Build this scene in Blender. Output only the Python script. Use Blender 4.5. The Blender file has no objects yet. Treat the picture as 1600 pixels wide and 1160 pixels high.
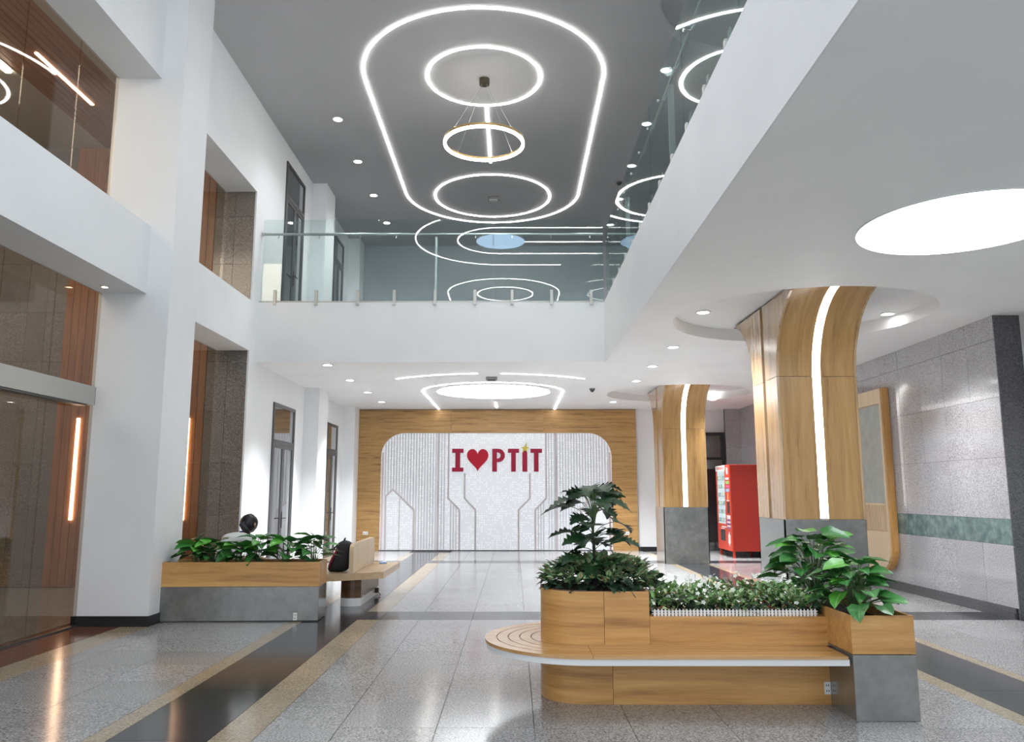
import bpy, bmesh, math, random
from mathutils import Vector, Matrix
random.seed(7)
PI = math.pi
S = bpy.context.scene
COL = S.collection

# ------------------------------------------------------------------ camera
F_PX = 1240.0
PITCH = math.atan(190 / F_PX)
YAW = math.atan(3 / F_PX) * math.cos(PITCH)
cam = bpy.data.cameras.new('camera'); cam.sensor_width = 36.0; cam.lens = F_PX / 1600 * 36.0
cam.clip_start = 0.05; cam.clip_end = 200
cam_ob = bpy.data.objects.new('camera', cam); COL.objects.link(cam_ob)
cam_ob.location = (0, 0, 1.5); cam_ob.rotation_euler = (PI / 2 + PITCH, 0, YAW)
S.camera = cam_ob

# ------------------------------------------------------------------ world, big lights, exposure
W = bpy.data.worlds.new('world'); S.world = W; W.use_nodes = True
bg = W.node_tree.nodes['Background']; bg.inputs[0].default_value = (0.86, 0.93, 1.0, 1); bg.inputs[1].default_value = 1.3
def area(name, loc, rot, sx, sy, power, color=(1, 1, 1), portal=False, spread=PI):
    l = bpy.data.lights.new(name, 'AREA'); l.shape = 'RECTANGLE'; l.size = sx; l.size_y = sy
    l.energy = power; l.color = color; l.spread = spread
    if portal: l.cycles.is_portal = True
    o = bpy.data.objects.new(name, l); COL.objects.link(o); o.location = loc; o.rotation_euler = rot
    return o
# daylight through the open glazed entrance front behind the camera
area('entrance_daylight_portal', (0.6, -5.0, 4.1), (PI / 2, 0, 0), 11.6, 8.2, 1, portal=True)
# and through the glazed side bays of the near right-hand part of the building
area('side_daylight_portal', (6.4, -2.5, 1.9), (0, PI / 2, 0), 3.4, 4.8, 1, portal=True)
area('gallery_daylight_portal', (6.2, 1.5, 6.5), (0, PI / 2, 0), 3.2, 12.6, 1, portal=True)
# added unseen warm fill that brightens the lobby behind the left glazing
area('lobby_fill_light', (-7.6, 6.2, 6.9), (math.radians(62), 0, 0), 3.4, 1.6, 78, (1.0, 0.84, 0.68), spread=math.radians(115))
S.view_settings.view_transform = 'Standard'
S.view_settings.look = 'None'
S.view_settings.exposure = 0.5
S.view_settings.gamma = 1.0
S.view_settings.use_curve_mapping = False
S.cycles.use_denoising = True
S.cycles.max_bounces = 10
S.cycles.diffuse_bounces = 6
S.cycles.glossy_bounces = 5
S.cycles.transparent_max_bounces = 16
S.cycles.sample_clamp_indirect = 8.0
S.cycles.caustics_reflective = True
S.cycles.blur_glossy = 1.0
S.cycles.caustics_refractive = False

# strengths of the lamps of the place
LED = 19.0          # linear lamps
DOWN = 18.0        # downlights
SPOT_LOW, SPOT_HIGH = 1050.0, 125.0   # light thrown by each downlight (W)
DISC_FAR = 3.6
DISC = 9.0         # big round luminous discs
PANEL = 0.34       # back-lit wall

# ------------------------------------------------------------------ materials
def new_mat(name):
    m = bpy.data.materials.new(name); m.use_nodes = True
    nt = m.node_tree; b = nt.nodes['Principled BSDF']
    return m, nt, b
def plain(name, c, rough=0.5, metal=0.0, spec=0.5):
    m, nt, b = new_mat(name)
    b.inputs['Base Color'].default_value = (*c, 1); b.inputs['Roughness'].default_value = rough
    b.inputs['Metallic'].default_value = metal; b.inputs['Specular IOR Level'].default_value = spec
    return m
def paint(name, c, rough=0.55, spec=0.35):
    m, nt, b = new_mat(name)
    tc = nt.nodes.new('ShaderNodeTexCoord'); n = nt.nodes.new('ShaderNodeTexNoise')
    n.inputs['Scale'].default_value = 1.3; n.inputs['Detail'].default_value = 3
    r = nt.nodes.new('ShaderNodeValToRGB')
    r.color_ramp.elements[0].color = (*[x * 0.965 for x in c], 1); r.color_ramp.elements[1].color = (*c, 1)
    r.color_ramp.elements[0].position = 0.35; r.color_ramp.elements[1].position = 0.65
    nt.links.new(tc.outputs['Object'], n.inputs['Vector']); nt.links.new(n.outputs['Fac'], r.inputs[0])
    nt.links.new(r.outputs[0], b.inputs['Base Color'])
    b.inputs['Roughness'].default_value = rough; b.inputs['Specular IOR Level'].default_value = spec
    return m
def wood(name, cols, axis, rough=0.32, freq=1.0, slat=0.0):
    """grain runs along axis (0,1,2)"""
    m, nt, b = new_mat(name)
    tc = nt.nodes.new('ShaderNodeTexCoord'); mp = nt.nodes.new('ShaderNodeMapping')
    oi = nt.nodes.new('ShaderNodeObjectInfo'); ml = nt.nodes.new('ShaderNodeVectorMath'); ml.operation = 'SCALE'
    sc = [11.0 * freq] * 3
    for ax in (axis if isinstance(axis, tuple) else (axis,)): sc[ax] = 0.7 * freq
    mp.inputs['Scale'].default_value = sc
    ad = nt.nodes.new('ShaderNodeVectorMath'); ad.operation = 'ADD'
    cv = nt.nodes.new('ShaderNodeCombineXYZ')
    for i in range(3): nt.links.new(oi.outputs['Random'], cv.inputs[i])
    nt.links.new(cv.outputs[0], ml.inputs[0]); ml.inputs['Scale'].default_value = 9.0
    nt.links.new(tc.outputs['Object'], mp.inputs['Vector'])
    nt.links.new(mp.outputs[0], ad.inputs[0]); nt.links.new(ml.outputs[0], ad.inputs[1])
    n1 = nt.nodes.new('ShaderNodeTexNoise'); n1.inputs['Scale'].default_value = 1.0
    n1.inputs['Detail'].default_value = 7; n1.inputs['Roughness'].default_value = 0.62; n1.inputs['Distortion'].default_value = 0.5
    n2 = nt.nodes.new('ShaderNodeTexNoise'); n2.inputs['Scale'].default_value = 7.0
    n2.inputs['Detail'].default_value = 3
    nt.links.new(ad.outputs[0], n1.inputs['Vector']); nt.links.new(ad.outputs[0], n2.inputs['Vector'])
    mx = nt.nodes.new('ShaderNodeMath'); mx.operation = 'MULTIPLY_ADD'
    nt.links.new(n2.outputs['Fac'], mx.inputs[0]); mx.inputs[1].default_value = 0.28
    nt.links.new(n1.outputs['Fac'], mx.inputs[2])
    r = nt.nodes.new('ShaderNodeValToRGB'); e = r.color_ramp.elements
    e[0].position = 0.40; e[0].color = (*cols[0], 1); e[1].position = 0.86; e[1].color = (*cols[2], 1)
    x = e.new(0.60); x.color = (*cols[1], 1)
    nt.links.new(mx.outputs[0], r.inputs[0]); nt.links.new(r.outputs[0], b.inputs['Base Color'])
    b.inputs['Roughness'].default_value = rough
    bp = nt.nodes.new('ShaderNodeBump'); bp.inputs['Strength'].default_value = 0.04; bp.inputs['Distance'].default_value = 0.01
    nt.links.new(n2.outputs['Fac'], bp.inputs['Height']); nt.links.new(bp.outputs[0], b.inputs['Normal'])
    return m
def granite(name, cols, scale=90, rough=0.12, contrast=(0.36, 0.64), tone=0.12, bump=0.0, spec=0.5, blotch=0.0):
    """speckled stone; tone = how far one slab differs from the next"""
    m, nt, b = new_mat(name)
    tc = nt.nodes.new('ShaderNodeTexCoord')
    oi = nt.nodes.new('ShaderNodeObjectInfo')
    # every slab gets its own cut of the stone
    cv = nt.nodes.new('ShaderNodeCombineXYZ'); sh = nt.nodes.new('ShaderNodeVectorMath'); sh.operation = 'SCALE'; sh.inputs['Scale'].default_value = 37.0
    for q in range(3): nt.links.new(oi.outputs['Random'], cv.inputs[q])
    nt.links.new(cv.outputs[0], sh.inputs[0])
    co = nt.nodes.new('ShaderNodeVectorMath'); co.operation = 'ADD'
    nt.links.new(tc.outputs['Object'], co.inputs[0]); nt.links.new(sh.outputs[0], co.inputs[1])
    n1 = nt.nodes.new('ShaderNodeTexNoise'); n1.inputs['Scale'].default_value = scale; n1.inputs['Detail'].default_value = 2.5
    n1.inputs['Roughness'].default_value = 0.7
    nt.links.new(co.outputs[0], n1.inputs['Vector'])
    n2 = nt.nodes.new('ShaderNodeTexNoise'); n2.inputs['Scale'].default_value = 2.2; n2.inputs['Detail'].default_value = 4
    nt.links.new(co.outputs[0], n2.inputs['Vector'])
    r = nt.nodes.new('ShaderNodeValToRGB'); e = r.color_ramp.elements
    e[0].position = contrast[0]; e[0].color = (*cols[0], 1); e[1].position = contrast[1]; e[1].color = (*cols[2], 1)
    x = e.new((contrast[0] + contrast[1]) / 2); x.color = (*cols[1], 1)
    nt.links.new(n1.outputs['Fac'], r.inputs[0])
    # tone per slab and cloudy variation
    mr = nt.nodes.new('ShaderNodeMapRange'); mr.inputs['To Min'].default_value = 1 - tone; mr.inputs['To Max'].default_value = 1 + tone
    nt.links.new(oi.outputs['Random'], mr.inputs['Value'])
    mr2 = nt.nodes.new('ShaderNodeMapRange'); mr2.inputs['From Min'].default_value = 0.3; mr2.inputs['From Max'].default_value = 0.7
    mr2.inputs['To Min'].default_value = 1 - 0.06 - blotch; mr2.inputs['To Max'].default_value = 1.06 + blotch
    nt.links.new(n2.outputs['Fac'], mr2.inputs['Value'])
    mu = nt.nodes.new('ShaderNodeMath'); mu.operation = 'MULTIPLY'
    nt.links.new(mr.outputs[0], mu.inputs[0]); nt.links.new(mr2.outputs[0], mu.inputs[1])
    vm = nt.nodes.new('ShaderNodeVectorMath'); vm.operation = 'SCALE'
    nt.links.new(r.outputs[0], vm.inputs[0]); nt.links.new(mu.outputs[0], vm.inputs['Scale'])
    nt.links.new(vm.outputs[0], b.inputs['Base Color'])
    b.inputs['Roughness'].default_value = rough; b.inputs['Specular IOR Level'].default_value = spec
    if bump:
        n3 = nt.nodes.new('ShaderNodeTexNoise'); n3.inputs['Scale'].default_value = 1.7; n3.inputs['Detail'].default_value = 2
        nt.links.new(co.outputs[0], n3.inputs['Vector'])
        bp = nt.nodes.new('ShaderNodeBump'); bp.inputs['Strength'].default_value = bump; bp.inputs['Distance'].default_value = 0.02
        nt.links.new(n3.outputs['Fac'], bp.inputs['Height']); nt.links.new(bp.outputs[0], b.inputs['Normal'])
    return m
def emis(name, c, s):
    m, nt, b = new_mat(name)
    b.inputs['Base Color'].default_value = (0.8, 0.8, 0.8, 1)
    b.inputs['Emission Color'].default_value = (*c, 1); b.inputs['Emission Strength'].default_value = s
    return m
def glass(name, tint, f0=0.045, rough=0.0):
    m = bpy.data.materials.new(name); m.use_nodes = True; nt = m.node_tree; nt.nodes.clear()
    o = nt.nodes.new('ShaderNodeOutputMaterial'); mx = nt.nodes.new('ShaderNodeMixShader')
    t = nt.nodes.new('ShaderNodeBsdfTransparent'); g = nt.nodes.new('ShaderNodeBsdfGlossy'); geo = nt.nodes.new('ShaderNodeNewGeometry')
    t.inputs[0].default_value = (*tint, 1); g.inputs['Roughness'].default_value = rough
    dp = nt.nodes.new('ShaderNodeVectorMath'); dp.operation = 'DOT_PRODUCT'
    nt.links.new(geo.outputs['Normal'], dp.inputs[0]); nt.links.new(geo.outputs['Incoming'], dp.inputs[1])
    def mn(op, a, b):
        n = nt.nodes.new('ShaderNodeMath'); n.operation = op
        for k, v in enumerate((a, b)):
            if v is None: continue
            if isinstance(v, (int, float)): n.inputs[k].default_value = v
            else: nt.links.new(v, n.inputs[k])
        return n.outputs[0]
    c = mn('SUBTRACT', 1.0, mn('ABSOLUTE', dp.outputs['Value'], None))
    f = mn('ADD', mn('MULTIPLY', mn('POWER', c, 5.0), 1 - f0), f0)
    nt.links.new(f, mx.inputs[0]); nt.links.new(t.outputs[0], mx.inputs[1]); nt.links.new(g.outputs[0], mx.inputs[2])
    nt.links.new(mx.outputs[0], o.inputs[0])
    return m

M = {}
M['white'] = paint('white_wall_paint', (0.80, 0.815, 0.83))
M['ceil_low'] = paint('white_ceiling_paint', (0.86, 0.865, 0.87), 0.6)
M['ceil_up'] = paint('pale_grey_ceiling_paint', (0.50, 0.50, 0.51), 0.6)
M['grey_paint'] = paint('blue_grey_wall_paint', (0.42, 0.46, 0.485))
M['beige_paint'] = paint('beige_ceiling_paint', (0.52, 0.47, 0.40))
OAK = [(0.269, 0.122, 0.032), (0.512, 0.262, 0.079), (0.666, 0.378, 0.134)]
OAKF = [(0.224, 0.118, 0.038), (0.414, 0.235, 0.084), (0.526, 0.325, 0.134)]
M['oak_x'] = wood('oak_laminate_along_x', OAK, 0)
M['oak_wrap'] = wood('oak_laminate_wrapped', OAK, (0, 1))
M['oak_y'] = wood('oak_laminate_along_y', OAK, 1)
M['oak_z'] = wood('oak_laminate_along_z', OAK, 2)
M['oak_seat_x'] = wood('oak_seat_along_x', [(0.31, 0.155, 0.045), (0.47, 0.255, 0.085), (0.57, 0.335, 0.13)], 0, 0.25)
_b = M['oak_seat_x'].node_tree.nodes['Principled BSDF']; _b.inputs['Specular IOR Level'].default_value = 1.0
M['oak_wall'] = wood('zebra_oak_panel', [(0.15, 0.075, 0.022), (0.38, 0.215, 0.075), (0.50, 0.30, 0.115)], 0, 0.4, 1.6)
M['oak_pillar'] = wood('oak_pillar_veneer', OAKF, (1, 2), 0.3, 1.0)
M['oak_pillar_side'] = wood('oak_pillar_side_veneer', OAKF, (0, 2), 0.26, 1.0)
_b = M['oak_pillar_side'].node_tree.nodes['Principled BSDF']; _b.inputs['Coat Weight'].default_value = 1.0; _b.inputs['Coat IOR'].default_value = 2.0; _b.inputs['Coat Roughness'].default_value = 0.22
M['birch_z'] = wood('pale_ash_laminate', [(0.52, 0.38, 0.24), (0.62, 0.47, 0.30), (0.68, 0.53, 0.36)], 2, 0.35)
M['birch_y'] = wood('pale_ash_seat', [(0.42, 0.29, 0.17), (0.52, 0.37, 0.22), (0.58, 0.43, 0.27)], 1, 0.3)
M['teak_z'] = wood('brown_teak_panel', [(0.19, 0.070, 0.018), (0.31, 0.122, 0.034), (0.38, 0.165, 0.052)], 2, 0.35)
M['teak_y'] = wood('brown_teak_ceiling', [(0.19, 0.070, 0.018), (0.31, 0.122, 0.034), (0.38, 0.165, 0.052)], 1, 0.4)
M['dark_wood_x'] = wood('rim_and_shaded_pedestal_wood', [(0.06, 0.03, 0.012), (0.11, 0.055, 0.025), (0.15, 0.08, 0.04)], 0, 0.35)  # dark tone carries the bench pedestal's shade; the drum rim shares it
M['concrete'] = granite('grey_concrete_laminate', [(0.078, 0.081, 0.072), (0.108, 0.112, 0.100), (0.140, 0.144, 0.129)], 7, 0.24, (0.3, 0.7), 0.03, 0, 0.5, 0.12)
for _m in ('concrete',):
    _b = M[_m].node_tree.nodes['Principled BSDF']; _b.inputs['Coat Weight'].default_value = 1.0; _b.inputs['Coat IOR'].default_value = 2.0; _b.inputs['Coat Roughness'].default_value = 0.16
M['floor'] = granite('polished_grey_granite', [(0.10, 0.10, 0.102), (0.315, 0.315, 0.315), (0.53, 0.53, 0.525)], 75, 0.15, (0.34, 0.66), 0.06, 0.015, 0.85)
M['floor_dark'] = granite('polished_black_granite', [(0.022, 0.023, 0.027), (0.035, 0.037, 0.042), (0.055, 0.058, 0.065)], 60, 0.14, (0.34, 0.66), 0.08, 0.02)
M['floor_tan'] = granite('tan_granite_strip', [(0.22, 0.17, 0.11), (0.36, 0.29, 0.20), (0.50, 0.42, 0.31)], 80, 0.16, (0.34, 0.66), 0.05)
M['floor_red'] = granite('red_brown_granite', [(0.10, 0.035, 0.02), (0.17, 0.065, 0.038), (0.23, 0.10, 0.06)], 80, 0.12, (0.34, 0.66), 0.05)
M['floor_up'] = granite('gallery_floor_granite', [(0.06, 0.06, 0.06), (0.14, 0.14, 0.14), (0.24, 0.24, 0.235)], 75, 0.15)
M['grout'] = plain('dark_grout', (0.10, 0.10, 0.10), 0.8)
M['wall_granite'] = granite('grey_pink_wall_granite', [(0.21, 0.205, 0.215), (0.37, 0.362, 0.382), (0.48, 0.472, 0.495)], 70, 0.09, (0.36, 0.60), 0.05, 0, 1.0)
M['wall_dark'] = granite('dark_wall_granite', [(0.035, 0.036, 0.042), (0.085, 0.086, 0.095), (0.15, 0.15, 0.16)], 85, 0.12, (0.33, 0.64), 0.06)
M['wall_green'] = granite('green_marble_band', [(0.07, 0.12, 0.115), (0.12, 0.18, 0.17), (0.19, 0.26, 0.245)], 9, 0.10, (0.3, 0.7), 0.06, 0, 0.5, 0.15)
M['brown_granite'] = granite('brown_lobby_granite', [(0.08, 0.068, 0.06), (0.19, 0.168, 0.15), (0.31, 0.28, 0.255)], 75, 0.16, (0.33, 0.66), 0.08)
M['black'] = plain('black_baseboard', (0.012, 0.012, 0.014), 0.4)
M['base_dark'] = granite('dark_grey_baseboard', [(0.05, 0.05, 0.055), (0.075, 0.076, 0.08), (0.11, 0.11, 0.115)], 60, 0.15)
M['alu_dark'] = plain('dark_grey_aluminium', (0.11, 0.11, 0.115), 0.35, 0.6)
M['steel'] = plain('brushed_steel', (0.55, 0.56, 0.56), 0.28, 0.95)
M['steel_mat'] = plain('satin_steel', (0.50, 0.50, 0.47), 0.45, 0.7)
M['brass'] = plain('brass', (0.50, 0.35, 0.16), 0.3, 0.9)
M['bronze'] = plain('bronze_canopy', (0.10, 0.085, 0.06), 0.35, 0.7)
M['white_plastic'] = plain('white_plastic', (0.80, 0.80, 0.79), 0.4)
M['white_metal'] = plain('white_lacquer', (0.72, 0.73, 0.73), 0.35)
M['grey_plastic'] = plain('grey_plastic', (0.22, 0.22, 0.23), 0.5)
M['dark_plastic'] = plain('dark_plastic', (0.03, 0.03, 0.03), 0.5)
M['dark_gap'] = plain('dark_shadow_gap_liner', (0.05, 0.045, 0.04), 0.6)
M['glass'] = glass('clear_glass', (0.90, 0.955, 0.95))
M['glass_green'] = glass('green_tinted_glass', (0.80, 0.90, 0.895))
M['glass_lobby'] = glass('lobby_glass', (0.86, 0.84, 0.80))
M['door_glass'] = plain('dark_door_glass', (0.035, 0.04, 0.045), 0.03, 0, 1.0)
_b = M['door_glass'].node_tree.nodes['Principled BSDF']; _b.inputs['Coat Weight'].default_value = 1.0; _b.inputs['Coat IOR'].default_value = 1.9; _b.inputs['Coat Roughness'].default_value = 0.03
M['mirror_grey'] = granite('grey_green_board', [(0.25, 0.27, 0.255), (0.29, 0.31, 0.295), (0.33, 0.35, 0.335)], 6, 0.3, (0.3, 0.7), 0.0)
M['led'] = emis('led_white', (1.0, 0.965, 0.91), LED)
M['led_low'] = emis('led_white_low_ceiling', (1.0, 0.97, 0.93), 12.0)
M['led_entrance'] = emis('led_white_entrance', (1.0, 0.98, 0.95), 26.0)
M['led_warm'] = emis('led_warm', (1.0, 0.70, 0.48), 12.0)
M['led_pillar'] = emis('led_pillar', (1.0, 0.97, 0.92), 5.0)
M['led_off'] = plain('aluminium_channel', (0.62, 0.62, 0.63), 0.35, 0.3)
M['down'] = emis('downlight_glow', (1.0, 0.97, 0.94), DOWN)
M['disc'] = emis('luminous_disc', (0.90, 0.955, 1.0), DISC)
M['disc_far'] = emis('luminous_disc_far', (0.90, 0.955, 1.0), DISC_FAR)
M['disc_blue'] = emis('sky_blue_luminous_disc', (0.50, 0.72, 1.0), 7.0)
M['red_sign'] = plain('crimson_lacquer', (0.30, 0.006, 0.034), 0.45, 0, 0.25)
M['heart'] = plain('bright_red_lacquer', (0.40, 0.0, 0.018), 0.4, 0, 0.25)
M['star'] = plain('yellow_lacquer', (0.60, 0.46, 0.03), 0.4)
M['line'] = plain('mauve_grey_line', (0.50, 0.46, 0.47), 0.5)
M['line_pink'] = plain('pale_pink_line', (0.62, 0.50, 0.48), 0.5)
M['rib'] = plain('pale_grey_rib', (0.52, 0.51, 0.535), 0.5)
M['soil'] = plain('dark_soil', (0.018, 0.013, 0.009), 0.9)
M['red_body'] = plain('vending_red', (0.33, 0.018, 0.008), 0.4)
M['red_front'] = plain('vending_orange_red', (0.58, 0.045, 0.018), 0.4)
M['vend_lit'] = emis('lit_vending_shelf', (0.85, 0.93, 1.0), 0.8)
M['sticker_green'] = plain('green_sticker', (0.18, 0.42, 0.12), 0.5)
M['sticker_pink'] = plain('pink_sticker', (0.62, 0.10, 0.22), 0.5)
M['sticker_blue'] = plain('blue_sticker', (0.25, 0.40, 0.68), 0.5)
M['sticker_purple'] = plain('purple_sticker', (0.22, 0.13, 0.42), 0.5)
M['sticker_yellow'] = plain('yellow_sticker', (0.70, 0.52, 0.18), 0.5)
M['black_cloth'] = plain('black_nylon', (0.012, 0.012, 0.016), 0.7)
M['red_cloth'] = plain('dark_red_nylon', (0.28, 0.012, 0.035), 0.6)
M['skin'] = plain('skin', (0.52, 0.30, 0.21), 0.5)
M['hair'] = plain('black_hair', (0.006, 0.006, 0.010), 0.38)
M['shirt'] = plain('pale_shirt_cloth', (0.62, 0.66, 0.65), 0.8)
M['collar'] = plain('navy_cloth', (0.02, 0.05, 0.14), 0.7)
M['trousers'] = plain('dark_trouser_cloth', (0.03, 0.032, 0.04), 0.8)
M['petal'] = plain('white_petal', (0.80, 0.82, 0.74), 0.5)
M['stamen'] = plain('yellow_centre', (0.65, 0.55, 0.12), 0.5)
M['red_petal'] = plain('red_bract', (0.40, 0.03, 0.03), 0.5)
M['stem_green'] = plain('green_petiole', (0.10, 0.17, 0.06), 0.5)
M['trunk'] = plain('dark_brown_stem', (0.035, 0.03, 0.02), 0.7)

def leaf_mat(name, base, rib, edge, rough=0.28, redrib=None, var=0.35):
    """uv.x runs across the leaf (0.5 = midrib), uv.y along it"""
    m, nt, b = new_mat(name)
    uv = nt.nodes.new('ShaderNodeUVMap'); sp = nt.nodes.new('ShaderNodeSeparateXYZ')
    nt.links.new(uv.outputs[0], sp.inputs[0])
    a = nt.nodes.new('ShaderNodeMath'); a.operation = 'SUBTRACT'; a.inputs[1].default_value = 0.5
    nt.links.new(sp.outputs[0], a.inputs[0])
    ab = nt.nodes.new('ShaderNodeMath'); ab.operation = 'ABSOLUTE'; nt.links.new(a.outputs[0], ab.inputs[0])
    ramp = nt.nodes.new('ShaderNodeValToRGB'); e = ramp.color_ramp.elements
    e[0].position = 0.0; e[0].color = (*(redrib or rib), 1); e[1].position = 0.5; e[1].color = (*edge, 1)
    if redrib:
        q = e.new(0.045); q.color = (*redrib, 1)
        q = e.new(0.11); q.color = (*rib, 1)
    else:
        q = e.new(0.035); q.color = (*rib, 1)
        q = e.new(0.06); q.color = (*base, 1)
    q = e.new(0.36); q.color = (*base, 1)
    nt.links.new(ab.outputs[0], ramp.inputs[0])
    # side veins: slanted stripes
    v = nt.nodes.new('ShaderNodeMath'); v.operation = 'MULTIPLY_ADD'; v.inputs[1].default_value = -0.55
    nt.links.new(ab.outputs[0], v.inputs[0]); nt.links.new(sp.outputs[1], v.inputs[2])
    w = nt.nodes.new('ShaderNodeMath'); w.operation = 'MULTIPLY'; w.inputs[1].default_value = 44.0; nt.links.new(v.outputs[0], w.inputs[0])
    sn = nt.nodes.new('ShaderNodeMath'); sn.operation = 'SINE'; nt.links.new(w.outputs[0], sn.inputs[0])
    mr = nt.nodes.new('ShaderNodeMapRange'); mr.inputs['From Min'].default_value = 0.55; mr.inputs['From Max'].default_value = 1.0
    mr.inputs['To Min'].default_value = 0.0; mr.inputs['To Max'].default_value = 0.45
    nt.links.new(sn.outputs[0], mr.inputs['Value'])
    mx = nt.nodes.new('ShaderNodeMix'); mx.data_type = 'RGBA'
    nt.links.new(mr.outputs[0], mx.inputs[0]); nt.links.new(ramp.outputs[0], mx.inputs[6]); mx.inputs[7].default_value = (*rib, 1)
    # each leaf its own tone
    oi = nt.nodes.new('ShaderNodeObjectInfo'); geo = nt.nodes.new('ShaderNodeNewGeometry')
    s1 = nt.nodes.new('ShaderNodeMath'); s1.operation = 'ADD'
    nt.links.new(oi.outputs['Random'], s1.inputs[0]); nt.links.new(geo.outputs['Random Per Island'], s1.inputs[1])
    m2 = nt.nodes.new('ShaderNodeMapRange'); m2.inputs['From Max'].default_value = 2.0
    m2.inputs['To Min'].default_value = 1 - var; m2.inputs['To Max'].default_value = 1 + var
    nt.links.new(s1.outputs[0], m2.inputs['Value'])
    vm = nt.nodes.new('ShaderNodeVectorMath'); vm.operation = 'SCALE'
    nt.links.new(mx.outputs[2], vm.inputs[0]); nt.links.new(m2.outputs[0], vm.inputs['Scale'])
    nt.links.new(vm.outputs[0], b.inputs['Base Color'])
    b.inputs['Roughness'].default_value = rough
    bp = nt.nodes.new('ShaderNodeBump'); bp.inputs['Strength'].default_value = 0.25; bp.inputs['Distance'].default_value = 0.004
    nt.links.new(mr.outputs[0], bp.inputs['Height']); nt.links.new(bp.outputs[0], b.inputs['Normal'])
    return m
M['leaf_broad'] = leaf_mat('glossy_broad_leaf', (0.035, 0.17, 0.035), (0.10, 0.30, 0.08), (0.03, 0.15, 0.035), 0.30, None, 0.6)
M['leaf_bright'] = leaf_mat('bright_young_leaf', (0.07, 0.30, 0.03), (0.17, 0.44, 0.09), (0.06, 0.26, 0.03), 0.32, None, 0.5)
M['leaf_dark'] = leaf_mat('dark_lobed_leaf', (0.010, 0.040, 0.012), (0.022, 0.07, 0.02), (0.008, 0.032, 0.010), 0.42, None, 0.7)
M['leaf_red'] = leaf_mat('red_ribbed_leaf', (0.20, 0.42, 0.17), (0.38, 0.55, 0.30), (0.08, 0.23, 0.08), 0.45, (0.42, 0.03, 0.04), 0.6)
M['leaf_green'] = leaf_mat('fresh_bedding_leaf', (0.10, 0.24, 0.045), (0.26, 0.40, 0.17), (0.06, 0.17, 0.035), 0.45, None, 0.6)
M['leaf_low'] = leaf_mat('dark_low_leaf', (0.012, 0.04, 0.018), (0.04, 0.08, 0.045), (0.02, 0.03, 0.02), 0.5, None, 0.5)

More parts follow.
